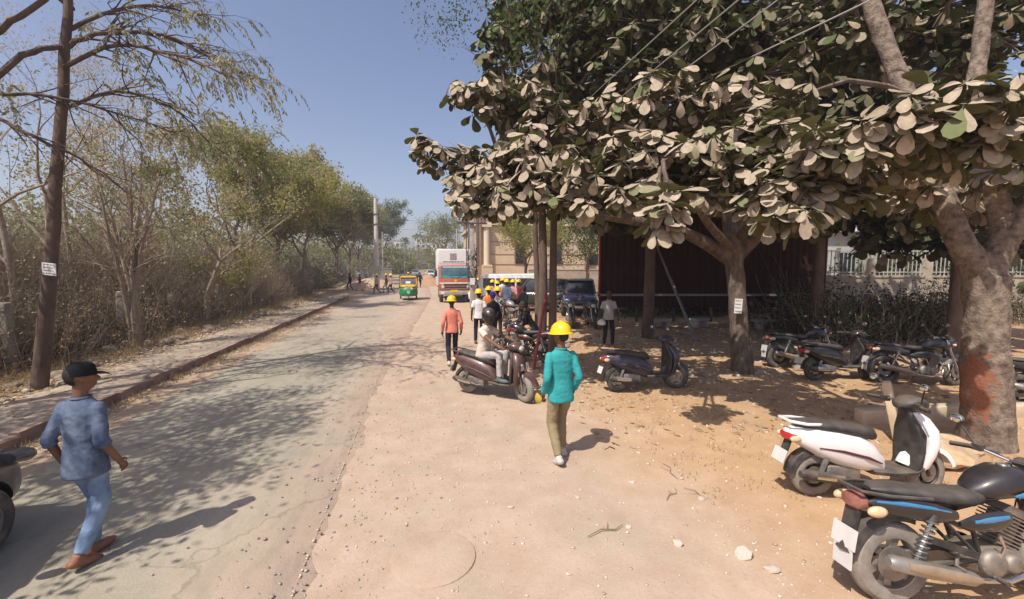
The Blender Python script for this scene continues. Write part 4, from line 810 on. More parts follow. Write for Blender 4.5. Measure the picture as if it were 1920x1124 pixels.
def wheel(parent, c, Ro, sec, w_, tm, rm, spokes=5, spin=.2, steer=0., disc=True, name='wheel'):
    """tyre, rim and spokes as sub-parts of a wheel"""
    wv = bpy.data.objects.new(name, None); link(wv, parent); wv.location = c; wv.rotation_euler = (0, 0, steer)
    prof = [(Ro - sec * 1.9, -w_ * .42), (Ro - sec * 1.3, -w_ * .5), (Ro - sec * .5, -w_ * .48), (Ro - sec * .12, -w_ * .3), (Ro, -w_ * .08), (Ro, w_ * .08), (Ro - sec * .12, w_ * .3), (Ro - sec * .5, w_ * .48), (Ro - sec * 1.3, w_ * .5), (Ro - sec * 1.9, w_ * .42)]
    MB().lathe(prof, axis='X', n=30).build('tyre', tm, wv)
    ri = Ro - sec * 1.55; b = MB(); b.lathe([(ri + .012, -w_ * .43), (ri + .012, -w_ * .36), (ri - .012, -w_ * .30), (ri - .02, 0), (ri - .012, w_ * .30), (ri + .012, w_ * .36), (ri + .012, w_ * .43), (ri - .025, w_ * .43), (ri - .035, 0), (ri - .025, -w_ * .43), (ri + .012, -w_ * .43)], axis='X', n=30)
    b.lathe([(0, -w_ * .45), (ri * .20, -w_ * .45), (ri * .24, -w_ * .3), (ri * .24, w_ * .3), (ri * .20, w_ * .45), (0, w_ * .45)], axis='X', n=14)
    for k in range(spokes):
        a = spin + 2 * math.pi * k / spokes; d = Vector((0, math.cos(a), math.sin(a))); e = Vector((0, -math.sin(a), math.cos(a)))
        P = []
        for q, hw, hx in ((.18, .055, .22), (.55, .04, .17), (1.0, .065, .20)):
            for sx in (-1, 1):
                for se in (-1, 1): P.append(d * ri * q + e * se * hw * ri / .18 * .5 + Vector((sx * hx * w_, 0, 0)))
        b.add(P, [(0, 1, 3, 2), (0, 4, 5, 1), (1, 5, 7, 3), (3, 7, 6, 2), (2, 6, 4, 0), (4, 8, 9, 5), (5, 9, 11, 7), (7, 11, 10, 6), (6, 10, 8, 4), (8, 10, 11, 9)])
    b.build('rim', rm, wv)
    if disc: MB().lathe([(ri * .26, w_ * .36), (ri * .62, w_ * .36), (ri * .62, w_ * .42), (ri * .26, w_ * .42), (ri * .26, w_ * .36)], axis='X', n=20).build('brake_drum', metal, wv)
    return wv
def arc_fender(b, c, r, w_, a0, a1, th=.012):
    b.lathe([(r - .05, -w_), (r, -w_ * .85), (r + .018, 0), (r, w_ * .85), (r - .05, w_), (r - .05, w_ - th), (r - th, w_ * .8), (r + .018 - th, 0), (r - th, -w_ * .8), (r - .05, -w_ + th), (r - .05, -w_)], c, 'X', 16, a0, a1); return b
def mirror_set(t, x, y, z, m=plastic):
    for s in (-1, 1):
        q = MB().tube([(s * x * .72, y, z), (s * x * .9, y - .03, z + .12), (s * x, y - .05, z + .17)], .008, 6).build('mirror', m, t); MB().ell((s * x, y - .055, z + .20), (.062, .02, .04), 12, 8).build('housing', m, q); MB().ell((s * x, y - .066, z + .20), (.052, .012, .032), 12, 8).build('glass', mirror_m, q)
def scooter(label, loc, rz, pm, lean=0., steer=0., trim_m=None, tm=rubber, group='scooters', accent=None, rm=alloy_dark):
    t = thing('scooter', label, 'scooter', loc, rz, group); t.rotation_euler = (0, lean, rz); trim_m = trim_m or plastic
    wheel(t, (0, -.62, .235), .235, .055, .10, tm, rm, 5)
    body = MB().loft([(0, -.93, .70, .03, .02), (0, -.90, .69, .075, .05, 0, 2.6), (0, -.80, .665, .13, .10, 0, 2.8), (0, -.62, .61, .17, .165, 0, 2.6), (0, -.42, .555, .188, .20, 0, 2.6), (0, -.2, .50, .18, .205, 0, 2.6), (0, -.04, .45, .15, .17, 0, 2.8), (0, .07, .38, .125, .11, 0, 2.8), (0, .12, .34, .08, .06)], 22).build('body_panel', pm, t)
    for s in (-1, 1): MB().tube([(s * .165, -.66, .575), (s * .190, -.42, .545), (s * .182, -.14, .47), (s * .152, .02, .40)], [.006, .014, .016, .008], 6).build('crease_trim', accent or trim_m, body)
    MB().loft([(0, -.84, .795, .05, .018), (0, -.78, .80, .105, .035, .1, 2.6), (0, -.60, .785, .14, .05, .05, 2.8), (0, -.38, .755, .15, .058, .1, 2.8), (0, -.15, .715, .14, .068, .05, 2.8), (0, -.02, .69, .11, .075, 0, 2.6), (0, .04, .66, .06, .05)], 20).build('seat', vinyl, t)
    b = MB(); b.tube([(-.10, -.55, .80), (-.145, -.78, .82), (-.09, -.93, .84), (.09, -.93, .84), (.145, -.78, .82), (.10, -.55, .80)], .016, 8); b.build('grab_rail', pm if accent is None else pm, t)
    b = MB(); b.loft([(0, -.95, .665, .04, .03), (0, -.925, .665, .09, .045, 0, 2.6), (0, -.86, .66, .115, .05, 0, 2.6)], 16); b.build('tail_light', lens_red, t)
    for s in (-1, 1): MB().ell((s * .115, -.885, .655), (.03, .06, .035), 10, 8).build('indicator', lens_amber, t)
    b = MB(); b.box((0, -.93, .50), (.10, .02, .26), Matrix.Rotation(-.35, 3, 'X')); arc_fender(b, (0, -.62, .235), .285, .07, R(75), R(175)); b.build('rear_mudguard', plastic, t)
    MB().box((0, -.985, .455), (.20, .008, .14), Matrix.Rotation(-.35, 3, 'X')).build('number_plate', plate_w, t, False)
    MB().loft([(0, -.06, .30, .15, .03, 0, 4), (0, .15, .285, .175, .03, 0, 4), (0, .40, .29, .165, .032, 0, 4), (0, .50, .34, .14, .04, -.4, 4)], 16).build('floorboard', plastic, t)
    fr = bpy.data.objects.new('front_end', None)
    T = -math.pi / 2
    sh = MB().loft([(0, .47, .28, .10, .03, T, 3), (0, .51, .34, .15, .05, T, 3), (0, .545, .48, .185, .065, T, 3), (0, .57, .62, .20, .08, T, 2.8), (0, .555, .75, .185, .095, T, 2.6), (0, .51, .86, .13, .09, T, 2.4), (0, .47, .92, .07, .06, T)], 20).build('front_apron', pm, t)
    MB().loft([(0, .40, .31, .15, .03, T, 4), (0, .43, .36, .165, .03, T, 4), (0, .445, .52, .18, .035, T, 4), (0, .455, .70, .175, .04, T, 4), (0, .41, .88, .09, .03, T, 3), (0, .38, .96, .05, .04, T)], 16).build('leg_shield', trim_m, t)
    for s in (-1, 1): MB().loft([(s * .085, .625, .60, .018, .02), (s * .10, .66, .63, .055, .03), (s * .09, .655, .69, .05, .025), (s * .075, .62, .73, .012, .012)], 10).build('front_indicator', lens_clear, sh)
    for s in (-1, 1): MB().tube([(s * .155, .615, .50), (s * .165, .60, .64), (s * .12, .585, .78)], [.008, .014, .006], 6).build('apron_trim', accent or chrome, sh)
    MB().box((0, .665, .505), (.22, .012, .06)).build('front_plate', plate_w, t, False)
    wheel(t, (0, .63, .25), .25, .055, .09, tm, rm, 5, .5, steer); b = MB(); arc_fender(b, (0, .63, .25), .30, .065, R(15), R(160)); b.build('front_mudguard', pm, t)
    for s in (-1, 1): MB().tube([(s * .065, .63, .25), (s * .06, .56, .62)], .018, 8).build('fork_leg', metal, t)
    hs = MB().loft([(0, .30, .985, .05, .03), (0, .34, 1.0, .10, .05, 0, 2.6), (0, .42, 1.02, .135, .065, 0, 2.6), (0, .50, 1.02, .13, .07, 0, 2.6), (0, .57, 1.0, .10, .055), (0, .60, .985, .05, .03)], 18).build('headset', pm if accent is None else trim_m, t)
    MB().loft([(0, .585, .995, .085, .045), (0, .615, .985, .07, .035), (0, .625, .98, .03, .015)], 14).build('headlight', lens_clear, hs)
    MB().loft([(0, .44, .86, .055, .045, T), (0, .43, .93, .06, .05, T), (0, .44, 1.0, .07, .06, T)], 12).build('steering_neck', trim_m, t)
    b = MB(); b.tube([(-.36, .30, 1.01), (-.18, .36, 1.02), (0, .40, 1.02), (.18, .36, 1.02), (.36, .30, 1.01)], .013, 8); b.build('handlebar', metal, t)
    for s in (-1, 1):
        q = MB().tube([(s * .24, .34, 1.015), (s * .365, .297, 1.01)], [.019, .021], 10).build('grip', plastic, t); MB().tube([(s * .2, .385, 1.01), (s * .34, .36, .995)], [.008, .006], 6).build('lever', metal, q); MB().box((s * .20, .355, 1.015), (.07, .06, .06)).build('switch_box', plastic, q)
    mirror_set(t, .30, .36, 1.04)
    b = MB(); b.box((.02, -.36, .28), (.20, .36, .17)); b.lathe([(0, -.06), (.09, -.06), (.11, -.03), (.11, .03), (.09, .06), (0, .06)], (-.12, -.30, .28), 'X', 14); b.box((-.10, -.5, .25), (.06, .36, .11)); b.soft('engine', metal, t, 0, .015)
    q = MB().tube([(.09, -.2, .22), (.14, -.32, .21), (.155, -.45, .24), (.16, -.78, .29), (.16, -.86, .30)], [.02, .022, .05, .058, .035], 12).build('exhaust', alloy_dark, t); MB().loft([(.205, -.42, .265, .008, .03), (.215, -.55, .28, .01, .04), (.215, -.72, .30, .008, .035)], 8).build('heat_shield', chrome, q)
    b = MB(); b.tube([(-.10, -.30, .2), (-.16, -.36, .02), (-.20, -.42, .012)], .012, 6); b.build('stand', metal, t)
    b = MB(); b.tube([(.11, -.60, .30), (.115, -.52, .52)], .028, 8); b.build('shock_absorber', metal, t)
    return t
def helix(b, p0, p1, rad, turns, wr, n=10):
    p0, p1 = Vector(p0), Vector(p1); d = (p1 - p0); u = d.normalized(); a = u.orthogonal().normalized(); c = u.cross(a); P = []
    for i in range(turns * n + 1): th = 2 * math.pi * i / n; P.append(p0 + d * i / (turns * n) + (a * math.cos(th) + c * math.sin(th)) * rad)
    b.tube(P, wr, 6); return b
def motorcycle(label, loc, rz, pm, stripe, lean=0., steer=0., tm=rubber, group='motorcycles', rm=alloy_dark, detail=True):
    t = thing('motorcycle', label, 'motorcycle', loc, rz, group); t.rotation_euler = (0, lean, rz); T = -math.pi / 2
    wheel(t, (0, -.64, .30), .30, .058, .115, tm, rm, 6, .3); wheel(t, (0, .66, .30), .30, .05, .095, tm, rm, 6, .1, steer)
    tank = MB().loft([(0, -.02, .79, .05, .04), (0, .03, .81, .095, .075, 0, 2.4), (0, .13, .85, .135, .105, 0, 2.5), (0, .27, .875, .155, .115, 0, 2.5), (0, .40, .865, .145, .105, 0, 2.4), (0, .49, .84, .105, .08, 0, 2.3), (0, .54, .81, .05, .04)], 22).build('fuel_tank', pm, t)
    MB().lathe([(0, .012), (.035, .012), (.04, 0)], (0, .30, .985), n=16).build('filler_cap', chrome, tank)
    for s in (-1, 1):
        MB().loft([(s * .150, .20, .81, .006, .006), (s * .166, .30, .825, .01, .035, .3), (s * .160, .40, .83, .01, .05, .3), (s * .128, .50, .83, .008, .03, .3)], 10).build('tank_graphic', stripe, tank)
    MB().loft([(0, -.80, .845, .04, .015), (0, -.74, .845, .085, .035, 0, 2.6), (0, -.56, .825, .115, .045, .1, 2.8), (0, -.30, .785, .125, .05, .12, 2.8), (0, -.06, .765, .12, .055, 0, 2.8), (0, .05, .775, .09, .05, -.2, 2.6), (0, .09, .79, .05, .03)], 20).build('seat', vinyl, t)
    for s in (-1, 1):
        c = MB().loft([(s * .085, -.88, .77, .02, .02), (s * .105, -.80, .76, .032, .065), (s * .125, -.60, .74, .032, .08, .05), (s * .14, -.40, .705, .026, .07, .1), (s * .14, -.24, .685, .012, .03, .1)], 12).build('tail_panel', pm, t)
        MB().loft([(s * .125, -.84, .795, .006, .008), (s * .142, -.66, .782, .014, .018, .05), (s * .155, -.46, .752, .012, .014, .1), (s * .152, -.30, .715, .004, .006, .1)], 8).build('stripe', stripe, c)
        c = MB().loft([(s * .135, -.22, .62, .012, .02), (s * .155, -.10, .635, .022, .065, .1), (s * .155, .06, .64, .024, .075, 0), (s * .14, .17, .65, .015, .045)], 12).build('side_panel', pm, t)
        MB().loft([(s * .165, -.14, .645, .01, .012), (s * .181, -.02, .665, .008, .022, .1), (s * .172, .12, .675, .008, .014)], 8).build('stripe', stripe, c)
    tl = MB().loft([(0, -.945, .75, .05, .03), (0, -.925, .755, .09, .05, 0, 2.5), (0, -.87, .765, .10, .055, 0, 2.5)], 14).build('tail_light', mat('lens_dusty_red', (.22, .05, .04), (.34, .17, .12), 9, .4), t)
    for s in (-1, 1): MB().ell((s * .15, -.86, .735), (.035, .075, .04), 12, 8).build('indicator', lens_amber, t)
    b = MB(); b.tube([(-.13, -.42, .80), (-.15, -.75, .84), (-.10, -.93, .86), (.10, -.93, .86), (.15, -.75, .84), (.13, -.42, .80)], .014, 8); b.build('grab_rail', plastic, t)
    b = MB(); arc_fender(b, (0, -.64, .30), .375, .08, R(65), R(165)); b.box((0, -.93, .62), (.12, .02, .22), Matrix.Rotation(-.25, 3, 'X')); b.build('rear_mudguard', plastic, t)
    MB().box((0, -.985, .50), (.21, .008, .15), Matrix.Rotation(-.2, 3, 'X')).build('number_plate', plate_w, t, False); MB().box((0, -1.0, .36), (.16, .012, .16), Matrix.Rotation(-.1, 3, 'X')).build('mud_flap', plate_w, t, False)
    for s in (-1, 1):
        q = MB().tube([(s * .15, -.60, .33), (s * .145, -.43, .70)], .014, 8).build('shock_absorber', chrome, t); helix(MB(), (s * .149, -.57, .39), (s * .146, -.45, .655), .036, 8, .0075).build('spring', mat('spring_steel', (.30, .29, .28), rough=.4, metal=.8), q); MB().tube([(s * .146, -.455, .645), (s * .145, -.43, .70)], .033, 10).build('cap', plastic, q)
    b = MB()
    for s in (-1, 1): b.tube([(s * .105, -.68, .30), (s * .10, -.3, .32), (s * .085, -.02, .34)], [.026, .024, .026], 8)
    b.tube([(-.1, -.12, .335), (.1, -.12, .335)], .02, 8); b.build('swingarm', plastic, t)
    b = MB(); b.tube([(0, .50, .82), (0, .42, .52), (0, .36, .28), (0, .20, .19)], .022, 8)
    for s in (-1, 1): b.tube([(s * .09, .0, .30), (s * .10, -.08, .55), (s * .11, -.42, .70), (s * .10, -.86, .76)], .016, 8); b.tube([(s * .10, -.02, .34), (s * .11, -.20, .52), (s * .12, -.36, .68)], .014, 8)
    b.tube([(0, .50, .80), (0, .1, .72), (0, -.1, .68)], .026, 8); b.build('frame', plastic, t)
    en = MB().loft([(0, -.10, .32, .09, .07, 0, 3), (0, .0, .32, .13, .105, 0, 3), (0, .15, .31, .135, .115, 0, 3), (0, .28, .32, .11, .09, 0, 3), (0, .33, .33, .06, .05)], 18).build('engine', metal, t)
    b = MB()
    for k in range(9): b.box((0, .20 + k * .012, .42 + k * .024), (.19 - .004 * (k % 2), .19, .011), Matrix.Rotation(-.45, 3, 'X'))
    b.box((0, .25, .51), (.12, .13, .25), Matrix.Rotation(-.45, 3, 'X')); b.box((0, .315, .655), (.16, .15, .06), Matrix.Rotation(-.45, 3, 'X')); b.build('cylinder', metal, en, False)
    for s, y, r_ in ((1, .04, .10), (1, .19, .07), (-1, .06, .105)): MB().lathe([(0, .03), (r_ * .6, .03), (r_ * .85, .02), (r_, 0), (r_, -.03)], (0, 0, 0), 'X', 18).build('engine_cover', metal, en).matrix_basis = Matrix.Translation((s * .135, y, .32)) @ (Matrix.Identity(4) if s > 0 else Matrix.Rotation(math.pi, 4, 'Z'))
    ex = MB().tube([(.05, .36, .50), (.08, .42, .40), (.12, .36, .24), (.14, .15, .20), (.155, -.05, .22), (.165, -.14, .24)], .02, 10).build('exhaust_pipe', chrome, t); MB().tube([(.165, -.12, .24), (.17, -.18, .25), (.185, -.50, .325), (.19, -.80, .40), (.19, -.83, .408)], [.025, .05, .055, .052, .03], 14).build('muffler', alloy, ex)
    MB().loft([(.222, -.16, .262, .01, .02), (.236, -.30, .295, .014, .038), (.243, -.55, .355, .014, .04), (.24, -.72, .395, .01, .025)], 10).build('heat_shield', mat('tan_shield', (.34, .25, .17), (.44, .34, .24), 8, .5, .4), ex)
    b = MB()
    for s in (-1, 1): b.tube([(s * .09, .66, .30), (s * .09, .53, .72), (s * .09, .46, .96)], [.028, .026, .02], 10)
    b.box((0, .475, .90), (.24, .05, .03)); b.box((0, .51, .80), (.24, .05, .03)); b.build('fork', chrome, t)
    b = MB(); arc_fender(b, (0, .66, .30), .345, .06, R(30), R(150)); b.build('front_mudguard', pm, t)
    hl = MB().loft([(0, .50, .90, .07, .06), (0, .56, .91, .115, .095, 0, 2.5), (0, .62, .90, .11, .09, 0, 2.5)], 16).build('headlight_cowl', pm, t); MB().loft([(0, .618, .90, .095, .078), (0, .645, .895, .08, .062), (0, .66, .89, .03, .02)], 16).build('headlight', lens_clear, hl)
    MB().loft([(0, .46, .97, .07, .02), (0, .50, .995, .085, .035), (0, .545, .99, .05, .02)], 12).build('instrument', plastic, t)
    b = MB(); b.tube([(-.36, .30, 1.04), (-.22, .36, 1.05), (-.08, .46, .985), (.08, .46, .985), (.22, .36, 1.05), (.36, .30, 1.04)], .0125, 8); b.build('handlebar', chrome, t)
    for s in (-1, 1):
        q = MB().tube([(s * .245, .35, 1.048), (s * .37, .295, 1.04)], [.018, .02], 10).build('grip', plastic, t); MB().tube([(s * .2, .41, 1.03), (s * .345, .37, 1.015)], [.008, .006], 6).build('lever', metal, q); MB().box((s * .215, .365, 1.05), (.065, .05, .05)).build('switch_box', plastic, q)
        MB().ell((s * .15, .56, .86), (.04, .03, .03), 10, 8).build('indicator', lens_amber, t); q = MB().tube([(s * .07, .02, .25), (s * .20, .0, .25)], .01, 6).build('footrest', metal, t); MB().tube([(s * .19, .0, .25), (s * .26, -.01, .255)], .018, 8).build('rubber', plastic, q)
        q = MB().tube([(s * .10, -.20, .40), (s * .15, -.27, .33), (s * .21, -.27, .33)], .012, 6).build('footrest', metal, t)
        MB().tube([(s * .05, .40, .42), (s * .20, .42, .46), (s * .24, .40, .36), (s * .20, .38, .26), (s * .05, .33, .24)], .012, 8).build('crash_guard', chrome, t)
    mirror_set(t, .32, .36, 1.06)
    MB().tube([(.145, .05, .33), (.17, .08, .46), (.19, .02, .56)], [.012, .01, .009], 6).build('kick_lever', chrome, t); MB().tube([(-.10, .0, .2), (-.17, -.05, .03), (-.21, -.06, .012)], .012, 6).build('stand', metal, t)
    for k, P in enumerate((((.2, .40, 1.04), (.22, .52, 1.0), (.10, .56, .88), (.05, .45, .74), (.06, .30, .60)), ((-.2, .40, 1.04), (-.2, .53, .99), (-.06, .57, .86), (-.09, .50, .6), (-.06, .62, .36)))): MB().tube(smooth_path(P, [.005] * 5, 4)[0], .005, 5).build('cable', plastic, t)
    MB().box((.165, -.30, .47), (.008, .40, .05), Matrix.Rotation(-.35, 3, 'X')).build('chain_guard', plastic, t, False)
    return t
scooter('brown-maroon scooter ridden by the man in the black helmet', (1.31, 7.87, -.005), R(-132), paint('brown', (.085, .040, .040), .25, dust=.3), .02, -.35, plastic, rubber_pale, rm=alloy)
scooter('white scooter with a black seat parked in the sun beside the stake', (4.74, 3.60, -.01), R(-101), paint('white', (.80, .76, .74), 0, dust=.12), -.06, .2, plastic, rubber_pale, accent=mat('dark_red_trim', (.10, .02, .03), rough=.35))
scooter('dark blue scooter parked at the edge of the shade', (4.37, 7.68, -.01), R(-91), paint('navy', (.012, .014, .05), .2, dust=.3), -.07, -.7, plastic, rubber, rm=alloy)
motorcycle('black motorcycle with blue graphics in the bottom right corner', (4.02, 2.27, -.01), R(-98.6), paint('black_gloss', (.012, .012, .016), .15, dust=.1), paint('sky_blue', (.02, .22, .46), .2, dust=.25), -.10, .15, rubber_pale, rm=alloy)
blk = paint('black', (.008, .008, .010), .1, dust=.12); gry = paint('dark_grey', (.03, .03, .034), .2, dust=.15); redst = paint('red_stripe', (.35, .02, .025), .1)
scooter('black scooter with a red tail light, front row under the low spreading tree', (8.95, 7.55, -.02), R(-95), blk, -.08, .3)
motorcycle('black motorcycle second in the row right of the low spreading tree', (9.1, 8.6, -.02), R(-100), blk, gry, -.1, .3)
motorcycle('dark grey motorcycle just left of the massive forked trunk', (10.2, 6.9, -.02), R(-112), gry, blk, -.1, .4)
motorcycle('black motorcycle half hidden behind the massive forked trunk', (10.9, 5.1, -.02), R(-120), blk, gry, -.1, .3)
motorcycle('dark motorcycle nose-on beside the blue car', (6.05, 16.7, -.01), R(160), blk, paint('dark_blue', (.03, .04, .10), .2), .1, .2)
motorcycle('second dark motorcycle parked by the blue car, with a chrome guard', (6.75, 16.3, -.01), R(170), blk, gry, .1, -.2)
motorcycle('silver-grey motorcycle standing behind the group of workers', (3.85, 17.8, -.01), R(30), paint('silver', (.35, .35, .37), .5), redst, -.1, .3)
motorcycle('dusty black motorcycle being checked by the stooping person', (2.55, 10.6, -.01), R(55), blk, redst, .12, .4)
# ---- cars
def cut_wheels(o, name, m, parent, cyl):
    for k, (c, r_, w_) in enumerate(cyl):
        q = MB().tube([(c[0] - w_, c[1], c[2]), (c[0] + w_, c[1], c[2])], r_, 28).build('cutter', m); bo = o.modifiers.new('b%d' % k, 'BOOLEAN'); bo.object = q; bo.operation = 'DIFFERENCE'; bo.solver = 'EXACT'; cyl[k] = q
    for q in cyl: COL.objects.unlink(q); TMP.collection.objects.link(q)
    r_ = bake(o, name, m, parent)
    for q in cyl: bpy.data.objects.remove(q)
    return r_
def car(label, loc, rz, pm, prof, cabin, W=.86, wr=.31, yf=1.25, yr=-1.25, rm=alloy, cat='car', group='cars', name='car', rim_sp=5, grille=True, plate=plate_w, trim_c=None):
    """prof: (y, bottom, top, half width) hull stations; cabin: (y, z, half width) for belt/roof corner points: windscreen foot, roof front, roof rear, rear foot"""
    t = thing(name, label, cat, loc, rz, group)
    o = MB().loft([(0, y, (a + c) / 2, w_, (c - a) / 2, 0, 4.5) for y, a, c, w_ in prof], 28).build('body', pm); COL.objects.unlink(o); s = o.modifiers.new('s', 'SUBSURF'); s.levels = 1
    body = cut_wheels(o, 'body', pm, t, [[(sx * W, y, wr), wr + .055, .24] for sx in (-1, 1) for y in (yf, yr)])
    for sx in (-1, 1):
        for y in (yf, yr): MB().lathe([(wr + .05, -.16), (wr + .05, .16), (0, .16)] if sx < 0 else [(wr + .05, .16), (wr + .05, -.16), (0, -.16)], (sx * (W - .26), y, wr), 'X', 20).build('wheel_well', plastic, body)
    for sx in (-1, 1):
        for y in (yf, yr):
            wv = wheel(t, (sx * (W - .11), y, wr), wr, .075, .19, rubber, rm, rim_sp, .3, disc=False)
            if sx < 0: wv.rotation_euler = (0, 0, math.pi)
    (y0, z0, w0), (y1, z1, w1), (y2, z2, w2), (y3, z3, w3) = cabin
    V = [(sx * w_, y, z) for y, z, w_ in cabin for sx in (-1, 1)]; g = MB(); g.add(V, [(0, 1, 3, 2), (2, 3, 5, 4), (4, 5, 7, 6), (1, 0, 6, 7), (0, 2, 4, 6), (1, 7, 5, 3)]); g.soft('windows', glass_dark, t, 0, .03)
    r_ = MB(); r_.loft([(0, y1 + .10, z1 + .0, w1 * .93, .02, 0, 4), (0, y1 - .05, z1 + .022, w1 * 1.0, .03, 0, 4), (0, (y1 + y2) / 2, max(z1, z2) + .035, max(w1, w2) * 1.02, .035, 0, 4), (0, y2 + .05, z2 + .022, w2 * 1.0, .03, 0, 4), (0, y2 - .1, z2, w2 * .93, .02, 0, 4)], 20); r_.build('roof', pm, t)
    for sx in (-1, 1):
        for a, c in (((y0, z0, w0), (y1, z1, w1)), ((y3, z3, w3), (y2, z2, w2)), (((y0 * .45 + y3 * .55), z0 + .02, (w0 + w3) / 2 + .012), ((y1 * .5 + y2 * .5), z1, (w1 + w2) / 2 + .012))): MB().tube([(sx * (a[2] + .004), a[0], a[1]), (sx * (c[2] + .004), c[0], c[1])], [.042, .036], 8).build('pillar', pm, t)
        q = MB().ell((sx * (W + .09), y0 - .35, z0 + .07), (.09, .06, .065), 12, 8).build('wing_mirror', pm, t)
        for yy in ((y0 + y3) / 2 + .15, (y0 + y3) / 2 - .75): MB().box((sx * (W + .004), yy, z0 - .16), (.018, .16, .03)).build('door_handle', trim_c or pm, t, False)
        MB().box((sx * (W - .012), (yf + yr) / 2, .30), (.05, yf - yr - .85, .10)).build('sill', plastic, t, False)
    F0, B0 = prof[-1], prof[0]; yf_ = F0[0]; yb = B0[0]
    for sx in (-1, 1):
        MB().loft([(sx * (W - .20), yf_ - .02, .70, .13, .06, 0, 2.6), (sx * (W - .17), yf_ - .12, .725, .15, .075, 0, 2.6), (sx * (W - .12), yf_ - .30, .76, .10, .05, 0, 2.4)], 14).build('headlight', mat('lens_smoky', (.05, .05, .05), (.10, .10, .10), 6, .2, .2, coat=.2), t)
        MB().loft([(sx * (W - .13), yb + .03, .80, .10, .10, 0, 2.6), (sx * (W - .10), yb + .16, .82, .09, .10, 0, 2.6)], 12).build('tail_light', lens_red, t)
    MB().box((0, yf_ + .005, .42), (W * 1.1, .06, .16)).soft('lower_grille', plastic, t, 0, .02); MB().box((0, yf_ + .0, .66), (W * .75, .07, .10)).soft('grille', plastic, t, 0, .02); MB().box((0, yf_ + .045, .50), (.42, .012, .11)).build('front_plate', plate, t, False); MB().box((0, yb - .02, .62), (.42, .03, .11)).build('rear_plate', plate, t, False)
    return t
hatch_prof = [(-1.88, .42, .80, .70), (-1.84, .30, .92, .80), (-1.55, .24, .98, .855), (-.8, .22, .97, .865), (.3, .22, .96, .865), (.85, .23, .95, .86), (1.25, .25, .90, .85), (1.62, .28, .82, .80), (1.80, .32, .74, .72), (1.88, .38, .64, .58)]
hatch_cab = [(.92, .93, .74), (.28, 1.42, .60), (-1.15, 1.42, .60), (-1.70, .95, .72)]
car('grey-brown car cut off by the left edge beside the walking man', (-4.46, 2.98, 0), R(0), paint('grey_car', (.075, .066, .07), .4, .8, .12), hatch_prof, hatch_cab, rim_sp=10)
suv_prof = [(-2.1, .55, .95, .74), (-2.05, .42, 1.08, .84), (-1.7, .36, 1.12, .89), (0, .34, 1.12, .90), (.9, .34, 1.12, .89), (1.35, .36, 1.08, .88), (1.8, .40, 1.02, .84), (1.98, .46, .92, .76), (2.05, .52, .80, .66)]
suv_cab = [(1.0, 1.09, .78), (.5, 1.70, .66), (-1.9, 1.70, .66), (-2.06, 1.08, .76)]
car('dark green-grey SUV parked behind the two straight trunks', (6.3, 22.6, 0), R(62), paint('dark_green', (.03, .042, .035), .2), suv_prof, suv_cab, .89, .35, 1.3, -1.3)
car('blue SUV parked nose-on beside the hoarding edge', (8.0, 21.0, 0), R(158), paint('steel_blue', (.045, .06, .13), .3), suv_prof, suv_cab, .89, .35, 1.3, -1.3)
car('white hatchback parked beyond the dark motorcycles', (8.6, 26.5, 0), R(150), paint('white_car', (.72, .71, .69), 0, dust=.2), hatch_prof, hatch_cab)
car('white car far down the road near the sand heap', (1.6, 88, 0), R(180), MATS['paint_white_car'], hatch_prof, hatch_cab)
car('silver car far down the road behind the rickshaw', (-1.6, 96, 0), R(180), paint('silver_car', (.42, .42, .43), .5), hatch_prof, hatch_cab)
# van
def van():
    t = thing('van', 'white van with a long roof parked behind the group of workers', 'van', (5.0, 25.6, 0), R(82), 'cars'); pm = paint('white_van', (.76, .75, .73), 0, dust=.2)
    pr = [(-2.2, .35), (2.0, .35), (2.28, .50), (2.30, .85), (2.05, 1.02), (1.55, 1.80), (1.30, 1.95), (-2.10, 1.97), (-2.25, 1.80), (-2.28, .6)]
    o = MB().prism(pr, -.86, .86).build('body', pm); COL.objects.unlink(o); b_ = o.modifiers.new('b', 'BEVEL'); b_.width = .06; b_.segments = 3; b_.limit_method = 'ANGLE'
    body = cut_wheels(o, 'body', pm, t, [[(sx * .86, y, .32), .38, .24] for sx in (-1, 1) for y in (1.45, -1.4)])
    for sx in (-1, 1):
        for y in (1.45, -1.4): wheel(t, (sx * .76, y, .32), .32, .08, .19, rubber, alloy, 5, disc=False)
        for y0, y1 in ((.75, 1.42), (-.45, .65), (-1.95, -.55)): MB().box((sx * .868, (y0 + y1) / 2, 1.42), (.012, y1 - y0, .58)).soft('side_window', glass_dark, t, 0, .004)
        MB().ell((sx * .72, 2.26, .80), (.12, .06, .09), 12, 8).build('headlight', lens_clear, t); MB().box((sx * .78, -2.27, 1.0), (.12, .05, .34)).build('tail_light', lens_red, t, False); MB().ell((sx * 1.0, 1.75, 1.2), (.07, .05, .12), 10, 8).build('wing_mirror', plastic, t)
    MB().box((0, 1.83, 1.42), (1.5, .012, .82), Matrix.Rotation(.575, 3, 'X')).build('windscreen', glass_dark, t, False); MB().box((0, -2.29, 1.45), (1.4, .012, .6), Matrix.Rotation(0, 3, 'X')).build('rear_window', glass_dark, t, False); MB().box((0, 2.3, .55), (1.5, .06, .2)).soft('bumper', plastic, t, 0, .02)
van()
